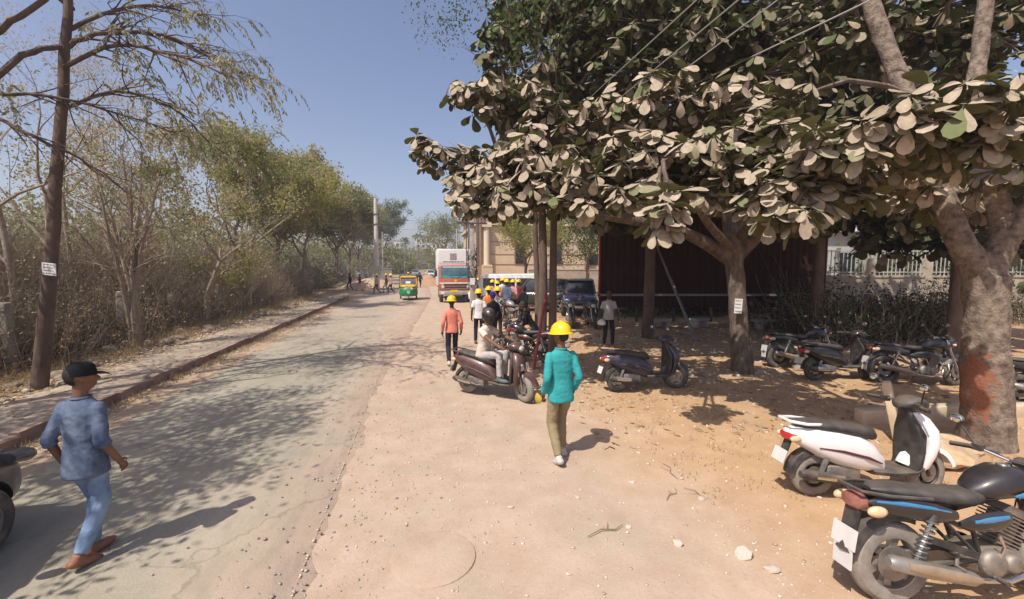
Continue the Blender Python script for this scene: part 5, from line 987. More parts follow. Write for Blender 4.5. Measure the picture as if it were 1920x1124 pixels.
# lorry, nose towards the viewer
def lorry():
    t = thing('lorry', 'orange-red cabbed lorry with a white box body facing the viewer', 'lorry', (2.12, 28.6, 0), R(179)); org = paint('orange_red', (.42, .085, .04), 0, .2, .5); wb_ = mat('box_white', (.62, .62, .61), (.72, .72, .71), 1.5, .5, dust=DUST, dz=.15)
    MB().prism([(-1.15, .95), (-1.15, 2.45), (-1.0, 2.52), (-.05, 2.50), (.05, 2.42), (.22, 1.55), (.26, 1.35), (.26, .75), (-.5, .75)], -1.08, 1.08).soft('cab', org, t, 0, .05)
    ws = MB().box((0, .148, 1.98), (1.92, .02, .74), Matrix.Rotation(.147, 3, 'X')).soft('windscreen', mat('lorry_glass', (.05, .10, .12), (.10, .20, .23), 1.5, .12), t, 0, .03)
    MB().box((0, .098, 2.345), (1.9, .018, .13), Matrix.Rotation(.147, 3, 'X')).build('sun_strip', mat('strip_blue', (.06, .18, .36), rough=.5), ws, False)
    bx = MB(); r = random.Random(8); x = -.8
    while x < .75: l = r.uniform(.05, .16); bx.box((x + l / 2, .112, 2.345), (l, .016, .06), Matrix.Rotation(.147, 3, 'X')); x += l + .035
    bx.build('strip_lettering', whitep, ws, False)['kind'] = 'stuff'
    MB().box((0, .19, 1.70), (1.7, .02, .10), Matrix.Rotation(.147, 3, 'X')).build('dash_cloth', mat('turquoise_cloth', (.03, .30, .36), rough=.8), ws, False)
    for s in (-1, 1): MB().tube([(s * .1, .225, 1.63), (s * .62, .17, 1.9)], .012, 6).build('wiper', plastic, ws)
    MB().box((0, .272, 1.30), (2.12, .03, .08)).build('white_band', whitep, t, False); MB().lathe([(0, .02), (.09, .02), (.09, 0)], (0, .268, 1.45), 'Y', 16).build('badge', plate_y, t)
    for k in range(4): MB().box((0, .275, 1.18 - .085 * k), (1.75, .035, .045)).build('grille_slat', (plastic, alloy)[k % 2], t, False)
    MB().box((0, .33, .66), (2.2, .16, .26)).soft('bumper', mat('bumper_grey', (.30, .28, .26), (.42, .40, .37), 3, .6, dust=DUST), t, 0, .03); MB().box((.1, .418, .78), (.5, .012, .16)).build('number_plate', plate_y, t, False)
    for s in (-1, 1):
        MB().lathe([(0, .04), (.08, .035), (.11, 0)], (s * .82, .27, 1.05), 'Y', 16).build('headlight', lens_clear, t); MB().box((s * .85, .415, .66), (.24, .02, .13)).build('fog_light', whitep if s > 0 else plate_y, t, False); MB().box((s * .88, .28, 1.2), (.2, .03, .08)).build('indicator', lens_amber, t, False)
        q = MB().tube([(s * 1.08, .0, 2.3), (s * 1.28, .12, 2.2), (s * 1.28, .12, 1.75)], .014, 6).build('mirror', plastic, t); MB().box((s * 1.28, .12, 1.95), (.18, .05, .42)).soft('housing', plastic, q, 0, .02); MB().box((s * 1.084, -.45, 1.95), (.012, .75, .62)).build('side_window', glass_dark, t, False)
    bd = MB().box((0, -3.85, 2.32), (2.34, 5.0, 2.56)).soft('box_body', wb_, t, 0, .04)
    MB().box((0, -1.345, 3.06), (2.1, .02, .85)).build('front_panel', whitep, bd, False); MB().box((.05, -1.33, 3.06), (.46, .012, .44)).build('picture', mat('picture_grey', (.10, .10, .11), (.45, .45, .47), 9, .6), bd, False)
    bx = MB(); x = -.7
    while x < .6: l = r.uniform(.05, .16); bx.box((x + l / 2, -1.33, 2.72), (l, .012, .05)); x += l + .03
    bx.build('lettering', ink, bd, False)['kind'] = 'stuff'
    for k in range(7):
        for s in (-1, 1): MB().box((s * 1.18, -1.7 - .72 * k, 2.32), (.03, .06, 2.5)).build('rib', wb_, bd, False)
    MB().box((0, -3.2, .85), (.9, 6.2, .24)).build('chassis', plastic, t, False); MB().box((0, -3.85, 1.02), (2.3, 5.0, .06)).build('floor', plastic, t, False)
    for y in (-.45, -4.6):
        for s in (-1, 1): wheel(t, (s * .93, y, .48), .48, .11, .26, rubber, alloy_dark, 6, disc=False)
lorry()
# auto-rickshaw
def rickshaw():
    t = thing('auto_rickshaw', 'green and yellow auto-rickshaw driving towards the viewer', 'rickshaw', (-1.02, 31.5, .018), R(182)); gr = paint('rick_green', (.02, .20, .07), 0, .3, .3); ye = paint('rick_yellow', (.72, .40, .02), 0, .3, .3); bk = mat('canopy_black', (.02, .02, .02), (.04, .04, .04), 4, .8)
    MB().loft([(0, -1.15, .62, .60, .30, 0, 4), (0, -1.0, .60, .65, .36, 0, 4), (0, -.2, .55, .66, .34, 0, 4), (0, .05, .45, .64, .22, 0, 4)], 20).build('rear_body', gr, t); MB().box((0, .3, .34), (1.15, .9, .08)).build('floor', gr, t, False)
    MB().loft([(0, .60, .66, .58, .40, 0, 3.5), (0, .80, .64, .50, .38, 0, 3), (0, .98, .60, .36, .32, 0, 2.6), (0, 1.10, .55, .18, .22)], 20).build('front_fairing', gr, t); MB().loft([(0, .62, 1.02, .60, .10, 0, 3), (0, .82, 1.0, .50, .09, 0, 3), (0, .95, .96, .32, .07)], 16).build('yellow_band', ye, t)
    MB().box((0, .66, 1.34), (1.08, .015, .46), Matrix.Rotation(.25, 3, 'X')).build('windscreen', mat('rick_glass', (.08, .09, .13), (.22, .23, .27), 4, .1), t, False)
    MB().box((.02, .70, 1.25), (.34, .01, .16), Matrix.Rotation(.25, 3, 'X')).build('sticker', whitep, t, False)
    b = MB(); b.loft([(0, .62, 1.60, .56, .06, 0, 4), (0, .3, 1.66, .62, .07, 0, 4), (0, -.6, 1.68, .64, .07, 0, 4), (0, -1.1, 1.60, .60, .08, 0, 4)], 20); b.build('canopy', bk, t); MB().loft([(0, .66, 1.62, .55, .045, 0, 3), (0, .60, 1.67, .52, .05, 0, 3)], 14).build('roof_visor', ye, t)
    for s in (-1, 1):
        MB().tube([(s * .56, .74, 1.08), (s * .55, .60, 1.60)], .03, 8).build('pillar', ye, t); MB().tube([(s * .63, -.25, .8), (s * .62, -.25, 1.62)], .028, 8).build('pillar', bk, t); MB().box((s * .63, -.75, 1.25), (.03, .8, .75)).build('side_curtain', bk, t, False)
        MB().lathe([(0, .04), (.06, .035), (.08, 0)], (s * .22, 1.02, .82), 'Y', 14).build('headlight', lens_clear, t); MB().tube([(s * .56, .72, 1.18), (s * .72, .78, 1.22)], .01, 6).build('mirror', plastic, t); wheel(t, (s * .56, -.72, .20), .20, .05, .11, rubber, alloy_dark, 5, disc=False)
    wheel(t, (0, .92, .20), .20, .05, .11, rubber, alloy_dark, 5, disc=False); MB().lathe([(0, .03), (.10, .03), (.12, 0)], (0, 1.10, .56), 'Y', 16).build('badge', mat('badge_teal', (.25, .55, .45), rough=.4), t); MB().box((0, -.75, .75), (1.1, .6, .2)).soft('seat', vinyl, t, 0, .05); MB().box((0, 1.03, .36), (.4, .02, .1)).build('number_plate', plate_y, t, False)
rickshaw()
# ------------------------------------------------------------------ people
def cloth(name, c, c2=None, sc=3.): return mat('cloth_' + name, c, c2 or tuple(k * .72 for k in c), sc, .9, bump=.35, bsc=22, spec=.15)
skin = mat('skin_brown', (.155, .075, .042), (.21, .11, .066), 12, .6, spec=.35); skin_dark = mat('skin_dark', (.075, .037, .024), (.11, .058, .038), 12, .6, spec=.35); hair_m = mat('hair_black', (.012, .010, .009), (.022, .018, .016), 30, .7, bump=.3, bsc=80)
helmet_y = mat('helmet_yellow', (.85, .53, .01), (.90, .58, .015), 5, .35, coat=.2); shoe_m = mat('shoe_dark', (.04, .03, .026), (.07, .055, .048), 9, .7, dust=DUST, dz=.7); sole_w = mat('shoe_pale', (.42, .38, .35), (.55, .50, .47), 9, .75); sandal = mat('sandal_brown', (.26, .10, .05), (.33, .15, .085), 9, .7)
jeans = cloth('jeans', (.10, .17, .30), (.30, .40, .54), 2.6); denim = cloth('denim_shirt', (.055, .082, .145), (.165, .205, .285), 4); teal = cloth('teal', (.05, .36, .36), (.035, .28, .285)); khaki = cloth('khaki', (.24, .185, .105), (.31, .25, .155)); coral = cloth('coral', (.74, .26, .19), (.66, .21, .15)); darkt = cloth('dark_trousers', (.035, .032, .045)); white_c = cloth('white', (.74, .70, .70), (.66, .62, .62)); blackc = cloth('black', (.014, .014, .018)); greyc = cloth('grey', (.17, .18, .20)); bluegrey = cloth('blue_grey', (.12, .145, .22)); pinkc = cloth('pink', (.62, .34, .35)); orangec = cloth('orange', (.80, .25, .09)); cream_c = cloth('cream', (.70, .60, .50), (.60, .49, .40), 6); lightg = cloth('light_grey', (.50, .47, .45)); navy_c = cloth('navy', (.03, .035, .09)); maroon_c = cloth('maroon', (.22, .045, .05)); dkskirt = cloth('plum', (.10, .05, .07))
def capsule(b, p0, p1, r0, r1, n=10, flat=1.):
    p0, p1 = Vector(p0), Vector(p1); u = (p1 - p0).normalized()
    b.tube([p0 - u * r0 * .92, p0 - u * r0 * .6, p0, p1, p1 + u * r1 * .6, p1 + u * r1 * .92], [r0 * .35, r0 * .8, r0, r1, r1 * .8, r1 * .35], n, True, flat)
def ik(a, c, l1, l2, pole):
    d = c - a; L = min(d.length, l1 + l2 - .004); u = d.normalized(); x = (l1 * l1 - l2 * l2 + L * L) / (2 * L); h = math.sqrt(max(0, l1 * l1 - x * x)); p = pole - u * pole.dot(u); p.normalize(); return a + u * x + p * h, a + u * L
def skinned(b, name, m, parent, vox, wr=0., seed=0., it=3):
    o = b.build(name, m); COL.objects.unlink(o); q = o.modifiers.new('r', 'REMESH'); q.mode = 'VOXEL'; q.voxel_size = vox; k = o.modifiers.new('s', 'SMOOTH'); k.factor = .5; k.iterations = it; o = bake(o, name, m, parent)
    if wr:
        me = o.data; n = len(me.vertices); co = np.empty(n * 3, np.float32); no = np.empty(n * 3, np.float32); me.vertices.foreach_get('co', co); me.vertices.foreach_get('normal', no); co = co.reshape(-1, 3); no = no.reshape(-1, 3)
        d = np.array([noise.noise(Vector((p[0] * 6 + seed, p[1] * 6, p[2] * 13 + p[0] * 7))) + .5 * noise.noise(Vector((p[0] * 22, p[1] * 22 + seed, p[2] * 30))) for p in co]); me.vertices.foreach_set('co', (co + no * (d * wr)[:, None]).ravel().astype(np.float32)); me.update()
    return o
def hard_hat(t, M, m=helmet_y):
    b = MB(); prof = [(0, .135), (.04, .132), (.075, .118), (.102, .09), (.118, .05), (.125, .005), (.140, -.004), (.142, -.012), (.120, -.012), (.112, .045), (.095, .085), (.06, .115), (0, .125)]
    b.lathe(prof, n=24); b.v = [(x, y * 1.16 + (.03 * max(0, y) / .14 if z < .01 else 0), z) for x, y, z in b.v]; b.v = [tuple(M @ Vector(v)) for v in b.v]; o = b.build('helmet', m, t)
    r_ = MB(); r_.tube([M @ Vector(p) for p in ((0, -.13, .045), (0, -.09, .115), (0, 0, .142), (0, .09, .115), (0, .13, .045))], .012, 6); r_.build('ridge', m, o); return o
def person(label, loc, rz, h=1.72, pel=None, ank=((-.10, .05, .09), (.10, -.05, .09)), wri=((-.235, .05, .87), (.235, .05, .87)), lean=.03, turn=(0., 0.), fp=(0., 0.), shirt=white_c, trou=darkt, shoe=shoe_m, sk=skin, sleeve='long', hat='helmet', hatm=None, vox=.016, seed=0., group='workers', hem=-.10, knee=(0, 1, .1), bare=False, elb=((-.25, -1, .1), (.25, -1, .1)), loose=.93, untuck=True, ftoe=(0., 0.)):
    """one figure from joint targets in local coordinates (x right, y forward, for 1.72 m height)"""
    s = h / 1.72; t = thing('person', label, 'person', loc, rz, group); t.scale = (s, s, s); V3 = Vector
    P = V3(pel) if pel else V3((0, 0, .94)); Rl = Matrix.Rotation(-lean, 3, 'X'); up = lambda x, y, z: P + Rl @ V3((x, y, z))
    sh = [up(-.158, -.01, .425), up(.158, -.01, .425)]; nb = up(0, -.015, .50); Rh = Matrix.Rotation(-lean * .4 - turn[1], 3, 'X'); Rz_ = Matrix.Rotation(turn[0], 3, 'Z'); hd = nb + Matrix.Rotation(-lean * .6, 3, 'X') @ V3((0, .015, .075)); hm = lambda x, y, z: hd + Rz_ @ (Rh @ V3((x, y, z)))
    hips = [P + V3((-.09, 0, -.02)), P + V3((.09, 0, -.02))]; K = []; A = []; E = []; Wr = []
    for i in (0, 1):
        k, a = ik(hips[i], V3(ank[i]), .435, .425, V3(knee)); K.append(k); A.append(a); e, w_ = ik(sh[i], V3(wri[i]), .285, .255, V3(elb[i])); E.append(e); Wr.append(w_)
    feet = []
    for i in (0, 1):
        f = V3((ftoe[i], math.cos(fp[i]), math.sin(fp[i]))).normalized(); d = V3((0, -math.sin(fp[i]), math.cos(fp[i]))); feet.append((A[i] - d * .055 - f * .045, A[i] - d * .06 + f * .13, A[i] - d * .062 + f * .175))
    # body: one continuous skin
    b = MB(); b.ell(hm(0, -.005, .135), (.080, .100, .106), 14, 10, Rz_ @ Rh); b.ell(hm(0, .025, .065), (.061, .072, .074), 12, 8, Rz_ @ Rh); capsule(b, hm(0, .088, .125), hm(0, .108, .095), .009, .015, 8)
    for q in (-1, 1): b.ell(hm(q * .078, -.005, .11), (.013, .024, .034), 8, 6, Rz_ @ Rh)
    b.ell(hm(0, .085, .052), (.028, .016, .014), 8, 6, Rz_ @ Rh); capsule(b, nb - V3((0, 0, .03)), hm(0, -.01, .06), .054, .052)
    b.loft([(*up(0, 0, -.11), .105, .07, -math.pi / 2 + lean), (*up(0, 0, 0), .128, .08, -math.pi / 2 + lean), (*up(0, 0, .14), .112, .07, -math.pi / 2 + lean), (*up(0, 0, .30), .132, .08, -math.pi / 2 + lean), (*up(0, -.005, .42), .135, .072, -math.pi / 2 + lean), (*up(0, -.01, .48), .08, .058, -math.pi / 2 + lean)], 14)
    for i in (0, 1):
        capsule(b, sh[i], E[i], .041, .039); capsule(b, E[i], Wr[i], .039, .028); capsule(b, hips[i] + V3((0, 0, -.05)), K[i], .066, .052); capsule(b, K[i], A[i], .055, .036); capsule(b, feet[i][0], feet[i][1], .036, .036, flat=.8); capsule(b, feet[i][1], feet[i][2], .036, .024, flat=.6)
        u = (Wr[i] - E[i]).normalized(); b.ell(Wr[i] + u * .05, (.024, .036, .05), 10, 8, u.to_track_quat('Z', 'X').to_matrix())
    body = skinned(b, 'body', sk, t, vox * .8, it=2)
    fm = MB()
    for i in (0, 1):                                     # five unequal fingers, slightly curled
        u = (Wr[i] - E[i]).normalized(); fwd = V3((0, 1, 0)) - u * u.y; fwd.normalize(); inn = V3((1 if i == 0 else -1, 0, 0)); inn = (inn - u * inn.dot(u)).normalized(); base = Wr[i] + u * .085
        for k, (o_, l) in enumerate(((.027, .068), (.009, .078), (-.009, .072), (-.026, .056))):
            p0 = base + fwd * o_; p1 = p0 + (u + inn * .25) * l * .5; p2 = p1 + (u * .7 + inn * .75) * l * .36; p3 = p2 + (u * .3 + inn * .9) * l * .25; fm.tube([p0 - u * .02, p0, p1, p2, p3], [.0095, .0095, .009, .008, .005], 7)
        p0 = Wr[i] + u * .025 + fwd * .026; p1 = p0 + (fwd * .7 + u * .7 + inn * .2) * .035; p2 = p1 + (u * .9 + inn * .35 + fwd * .2) * .032; fm.tube([p0 - fwd * .01, p0, p1, p2], [.013, .012, .0105, .006], 7)
    bmx = bmesh.new(); bmx.from_mesh(body.data); tmp = fm.mesh('f'); bmx.from_mesh(tmp); bmx.to_mesh(body.data); bmx.free(); bpy.data.meshes.remove(tmp); body.data.polygons.foreach_set('use_smooth', [True] * len(body.data.polygons))
    for q in (-1, 1): MB().ell(hm(q * .031, .078, .118), (.013, .009, .008), 8, 6, Rz_ @ Rh).build('eye', mat('eye_dark', (.05, .045, .04), rough=.2), t)
    # clothing
    T = -math.pi / 2 + lean; b = MB(); z0 = hem if untuck else -.02; l = loose
    b.loft([(*up(0, 0, z0), .178 * l, .138 * l, T, 2.4), (*up(0, 0, z0 + .02), .184 * l, .140 * l, T, 2.4), (*up(0, 0, .03), .176 * l, .130 * l, T, 2.3), (*up(0, 0, .14), .160 * l, .114 * l, T, 2.3), (*up(0, 0, .28), .170 * l, .116 * l, T, 2.3), (*up(0, -.006, .39), .172, .104, T, 2.3), (*up(0, -.012, .45), .145, .088, T, 2.2), (*up(0, -.012, .49), .10, .075, T), (*up(0, -.012, .515), .070, .064, T)], 18)
    for i in (0, 1):
        if sleeve == 'long': capsule(b, sh[i], E[i], .057, .052); b.tube([E[i], E[i].lerp(Wr[i], .5), E[i].lerp(Wr[i], .93)], [.054, .048, .043], 10)
        elif sleeve == 'mid': capsule(b, sh[i], E[i], .058, .055); b.tube([E[i], E[i].lerp(Wr[i], .22)], [.056, .054], 10)
        else: capsule(b, sh[i], sh[i].lerp(E[i], .3), .062, .063); b.tube([sh[i].lerp(E[i], .1), sh[i].lerp(E[i], .68)], [.063, .064], 10)
    so_ = skinned(b, 'shirt', shirt, t, vox, .0075, seed)
    cb = MB(); cb.tube([up(.068 * math.cos(a), -.012 + .066 * math.sin(a), .515) for a in np.linspace(0, 2 * math.pi, 13)], .012, 6); cb.build('collar', shirt, so_)
    b = MB(); b.loft([(*(P + V3((0, 0, -.12))), .155, .112, T + lean * -.5, 2.4), (*(P + V3((0, 0, 0))), .158, .112, T, 2.4), (*up(0, 0, .06), .145, .10, T, 2.3)], 16)
    for i in (0, 1):
        capsule(b, hips[i] + V3((0, 0, -.06)), K[i], .088 * l, .075 * l); b.tube([K[i], K[i].lerp(A[i], .5), K[i].lerp(A[i], .97)], [.075 * l, .066 * l, .058 * l], 10); b.ell(K[i], (.072 * l,) * 3, 10, 8)
    skinned(b, 'trousers', trou, t, vox, .0075, seed + 5)
    if not bare:
        for i in (0, 1):
            b = MB(); capsule(b, feet[i][0], feet[i][1], .046, .048, flat=.85); capsule(b, feet[i][1], feet[i][2], .047, .034, flat=.7); capsule(b, A[i] + (feet[i][0] - A[i]) * .3, feet[i][0].lerp(feet[i][1], .4), .046, .045); skinned(b, 'shoe', shoe, t, vox * .8, it=1)
    M = Matrix.Translation(hm(0, -.008, .145)) @ (Rz_ @ Rh).to_4x4()
    if hat in ('helmet',): hard_hat(t, M @ Matrix.Translation((0, 0, -.005)) @ Matrix.Rotation(-.08, 4, 'X'), hatm or helmet_y)
    if hat in ('hair', 'helmet', 'cap'):
        b = MB(); b.ell(M @ V3((0, -.012, -.005)), (.085, .103, .105), 14, 10, Rz_ @ Rh); hat != 'cap' and b.ell(M @ V3((0, -.05, -.05)), (.07, .06, .065), 10, 8, Rz_ @ Rh); hb = b.mesh('hair'); bmx = bmesh.new(); bmx.from_mesh(hb); Mi = M.inverted()
        kill = [v for v in bmx.verts if (Mi @ v.co).y > .055 and (Mi @ v.co).z < .045 or (Mi @ v.co).z < -.035 and (Mi @ v.co).y > -.02]; bmesh.ops.delete(bmx, geom=kill, context='VERTS'); bmx.to_mesh(hb); bmx.free(); hb.materials.append(hair_m); link(bpy.data.objects.new('hair', hb), t)
    if hat == 'cap':
        b = MB(); b.lathe([(0, .108), (.048, .10), (.078, .074), (.09, .026), (.0925, -.012), (.088, -.012)], n=20); b.v = [tuple(M @ V3((x, y * 1.16, z))) for x, y, z in b.v]; c = b.build('cap', hatm or blackc, t); q = MB(); q.loft([(*(V3((0, .09, .0))), .085, .006), (0, .15, -.008, .075, .006), (0, .185, -.022, .045, .005)], 12); q.v = [tuple(M @ V3(v)) for v in q.v]; q.build('peak', hatm or blackc, c)
    if hat == 'beanie':
        b = MB(); b.ell((0, -.005, .02), (.094, .112, .108), 16, 10); b.v = [tuple(M @ V3((x, y, max(z, -.04)))) for x, y, z in b.v]; b.build('cap', hatm, t)
    if hat == 'full':
        b = MB(); b.ell((0, .01, .0), (.128, .155, .145), 20, 14); b.ell((0, .075, -.09), (.10, .085, .07), 14, 10); b.v = [tuple(M @ V3(v)) for v in b.v]; o = skinned(b, 'helmet', hatm, t, .012); q = MB(); q.lathe([(.150, -.05), (.158, 0), (.150, .05)], (0, 0, 0), n=14, a0=R(28), a1=R(152)); q.v = [tuple(M @ V3((x * .86, y * 1.03 + .01, z))) for x, y, z in q.v]; q.build('visor', mat('visor_smoke', (.02, .02, .025), rough=.08), o)
    return t
g0 = lambda x, y: (x, y, gz(x, y) - .005)
road_z = .02
# the two nearest walkers
person('man in a denim shirt, torn jeans and black cap walking beside the grey car', (-2.79, 4.11, .02), R(-16), 1.64, (0, 0, .94), ((-.05, .04, .09), (.04, -.14, .11)), ((-.215, .0, .87), (.225, .08, .87)), .03, (-.6, .05), (0, -.3), denim, jeans, sandal, skin, 'mid', 'cap', None, .0115, 1., 'passers-by', hem=-.17, loose=.95)
person('man in a teal shirt and yellow helmet walking away along the dirt shoulder', g0(1.71, 5.13), R(6), 1.74, (0, 0, .93), ((-.10, -.18, .125), (.09, .12, .09)), ((-.215, .05, .87), (.21, .06, .88)), .03, (.28, .0), (-.4, 0.), teal, khaki, sole_w, skin, 'long', 'helmet', None, .0115, 2., 'workers', hem=-.15)
b = MB(); b.loft([(0, -.07, 0, .004, .02), (0, -.05, .0, .02, .05), (0, .02, -.02, .028, .07), (0, .07, .0, .022, .05), (0, .09, .01, .004, .02)], 12); o = b.soft('cloth_bag', cloth('yellow_bag', (.46, .33, .05)), None, 1); o.location = (1.44, 5.2, .78); o.rotation_euler = (.3, .2, .3); tag(o, 'small yellow cloth bag in the hand of the man in teal', 'bag')
person('worker in a coral shirt and yellow helmet walking up the middle of the road', g0(.70, 10.76), R(2), 1.70, (0, 0, .935), ((-.10, -.18, .12), (.10, .16, .09)), ((-.245, -.02, .87), (.245, .08, .87)), .02, (-.1, 0), (-.3, 0), coral, darkt, mat('shoe_cream', (.55, .47, .36), rough=.8), skin_dark, 'long', 'helmet', None, .016, 3.)
# rider
person('rider in a cream shirt, pale grey trousers and black full-face helmet on the brown scooter', (1.31, 7.87, 0), R(-132), 1.70, (0, -.26, .865), ((-.12, .16, .42), (.12, .18, .42)), ((-.30, .27, 1.05), (.30, .27, 1.05)), .16, (-.35, .30), (0, 0), cream_c, lightg, mat('shoe_slate', (.07, .09, .10), (.12, .14, .15), 9, .7), skin, 'short', 'full', paint('helmet_black', (.012, .012, .013), 0, .5, .25), .0135, 4., 'passers-by', elb=((-.8, -.2, -.8), (.8, -.2, -.8)), knee=(0, .6, 1))
# the group
person('worker in a white T-shirt and yellow helmet with dark jeans, back turned', g0(1.72, 13.33), R(-5), 1.70, None, ((-.11, .14, .09), (.1, -.14, .10)), shirt=white_c, trou=darkt, sk=skin_dark, sleeve='short', vox=.018, seed=5.)
person('person in dark clothes and a purple-blue knitted cap behind the rider', g0(2.09, 12.84), R(20), 1.66, None, wri=((-.27, .15, .9), (.30, .1, .86)), shirt=blackc, trou=darkt, sk=skin_dark, hat='beanie', hatm=cloth('purple', (.035, .03, .20)), vox=.018, seed=6.)
person('worker in an orange shirt and yellow helmet inside the group', g0(2.30, 15.05), R(8), 1.70, None, shirt=orangec, sk=skin_dark, vox=.02, seed=7.)
px = person('worker in a grey T-shirt with a white crossed print on the back', g0(2.50, 14.39), R(-6), 1.70, None, ((-.11, .1, .09), (.1, -.12, .1)), shirt=greyc, sk=skin_dark, sleeve='short', vox=.018, seed=8.)
b = MB()
for s_ in (-1, 1):
    for k in range(5): b.box(((-.10 + k * .05) * s_, -.132 + .012 * abs(k - 2) / 2, 1.14 + k * .052), (.045, .012, .05))
b.build('back_print', white_c, px, False)['kind'] = 'stuff'
grp = [((3.44, 21.25), pinkc, 'worker in a pink shirt at the back left of the group', 1.70), ((3.48, 20.2), coral, 'worker in a salmon shirt in front of the white van door', 1.68), ((4.12, 22.1), white_c, 'worker in a pale shirt farthest back, nearest the van', 1.78), ((3.84, 19.6), bluegrey, 'tall worker in a blue-grey shirt in the middle of the group', 1.80), ((4.23, 20.06), pinkc, 'worker in a pale pink shirt right of the blue-grey one', 1.74), ((4.73, 20.98), maroon_c, 'worker in a maroon shirt at the right end of the group', 1.72), ((3.30, 25.9), dkskirt, 'worker in plum clothes just right of the utility pole', 1.66), ((3.62, 25.3), darkt, 'worker in dark clothes second right of the utility pole', 1.70)]
rp = random.Random(12)
for k, ((x, y), c, lb, h) in enumerate(grp): person(lb, g0(x, y), R(rp.uniform(-40, 40)), h, None, ((-.1, rp.uniform(-.15, .15), .09), (.1, rp.uniform(-.15, .15), .09)), shirt=c, sk=skin_dark, vox=.026, seed=9. + k, turn=(rp.uniform(-.5, .5), 0))
person('bareheaded man in black striding past the silver motorcycle', g0(3.75, 15.87), R(-50), 1.76, (0, 0, .89), ((-.10, -.36, .14), (.10, .38, .09)), ((-.25, .2, .9), (.27, -.1, .88)), .12, (.2, .1), (-.5, .1), blackc, darkt, sk=skin_dark, hat='hair', vox=.018, seed=20.)
person('stooping person in dark clothes leaning over the dusty black motorcycle', g0(2.98, 11.35), R(62), 1.66, (0, -.05, .86), ((-.12, .14, .09), (.12, -.12, .09)), ((-.18, .42, .78), (.18, .45, .80)), .62, (0, .25), (0, 0), blackc, darkt, sk=skin_dark, hat='hair', vox=.018, seed=21.)
person('man in a light grey shirt standing in the shade by the hoarding', g0(5.54, 12.08), R(165), 1.70, None, ((-.12, .06, .09), (.12, -.04, .09)), ((-.26, .16, .90), (.30, .10, .84)), .02, (.2, .1), shirt=lightg, sk=skin_dark, sleeve='short', hat='hair', vox=.018, seed=22., group='passers-by')
b = MB(); b.ell((0, 0, 0), (.12, .14, .12), 16, 10); b.v = [(x, y, max(z, -.05)) for x, y, z in b.v]; o = b.build('white_helmet', whitep); o.location = (5.28, 12.0, .74); tag(o, 'white helmet held low by the man in the light grey shirt', 'helmet')
# far walkers
far = [((-7.0, 44.2), navy_c, darkt, 'hair', None, 'bareheaded walker in navy farthest left near the earth mound', 60), ((-6.0, 43.6), maroon_c, pinkc, 'helmet', white_c, 'walker in maroon with a white helmet near the earth mound', 75), ((-3.9, 38.6), pinkc, maroon_c, 'helmet', None, 'leftmost of the three workers crossing in front of the wide heap', 80), ((-3.2, 39.6), maroon_c, lightg, 'helmet', None, 'middle of the three workers crossing in front of the wide heap', 85), ((-2.7, 38.3), pinkc, darkt, 'helmet', None, 'rightmost of the three workers crossing in front of the wide heap', 80), ((-1.5, 47.0), maroon_c, darkt, 'helmet', None, 'worker with a yellow helmet just behind the rickshaw', 10), ((-.3, 48.5), darkt, darkt, 'hair', None, 'bareheaded person behind the rickshaw', -20)]
for k, ((x, y), c, tr_, ht, hm_, lb, rz) in enumerate(far): person(lb, (x, y, 0), R(rz), 1.70, (0, 0, .90), ((-.08, .26, .10), (.08, -.26, .13)), ((-.25, -.1, .86), (.27, .15, .86)), .04, shirt=c, trou=tr_, sk=skin_dark, hat=ht, hatm=hm_, vox=.032, seed=30. + k, fp=(.1, -.5), group='walkers far down the road')
# ------------------------------------------------------------------ small things on the ground
rock_m = mat('field_stone', (.26, .20, .15), (.42, .34, .27), 5, .95, bump=.6, bsc=25); rock_p = mat('pale_stone', (.50, .40, .32), (.62, .53, .45), 5, .95, bump=.4, bsc=25); slab_m = mat('tan_stone', (.48, .32, .18), (.60, .44, .28), 3, .95, bump=.5, bsc=18)
def rock_mesh(seed, m, n=2):
    bm = bmesh.new(); bmesh.ops.create_icosphere(bm, subdivisions=n, radius=1); r = random.Random(seed); o = Vector((r.uniform(0, 50), 0, 0))
    for v in bm.verts: v.co *= 1 + .42 * noise.noise(v.co * .9 + o) + .16 * noise.noise(v.co * 2.7 + o)
    me = bpy.data.meshes.new('stone'); bm.to_mesh(me); bm.free(); me.polygons.foreach_set('use_smooth', [True] * len(me.polygons)); me.set_sharp_from_angle(angle=R(28)); me.materials.append(m); return me
RM = [rock_mesh(k, rock_m) for k in range(5)]; RP = [rock_mesh(k + 9, rock_p) for k in range(4)]; rr = random.Random(77)
def put(me, x, y, s, label, grp, z=None):
    o = link(bpy.data.objects.new('stone', me)); zz = gz(x, y) if z is None else z; o.location = (x, y, zz + s * .18); o.scale = (s * rr.uniform(.8, 1.4), s * rr.uniform(.8, 1.2), s * rr.uniform(.45, .75)); o.rotation_euler = (rr.uniform(-.2, .2), rr.uniform(-.2, .2), rr.uniform(0, 6.3)); return tag(o, label, 'stone', grp)
for k in range(70):
    y = rr.uniform(6, 30); x = -7.15 - abs(rr.gauss(0, .65)); put(RM[k % 5], x, y, rr.uniform(.07, .19), 'rough brown stone among dry leaves along the bank edge', 'stones along the bank')
for k in range(46):
    x = rr.uniform(2.9, 13) ; y = rr.uniform(8.2, 14); put(RM[k % 5], x, y, rr.uniform(.05, .15), 'brown stone lying in the shade under the big-leaved trees', 'stones in the shade')
for x, y, s in ((2.2, 3.25, .05), (2.9, 3.9, .04), (2.35, 4.4, .035), (1.6, 4.2, .03), (.85, 4.15, .03), (1.9, 3.6, .03), (2.75, 2.8, .05)): put(RP[rr.randrange(4)], x, y, s, 'loose pale pebble on the pink dirt shoulder', 'loose pale pebbles')
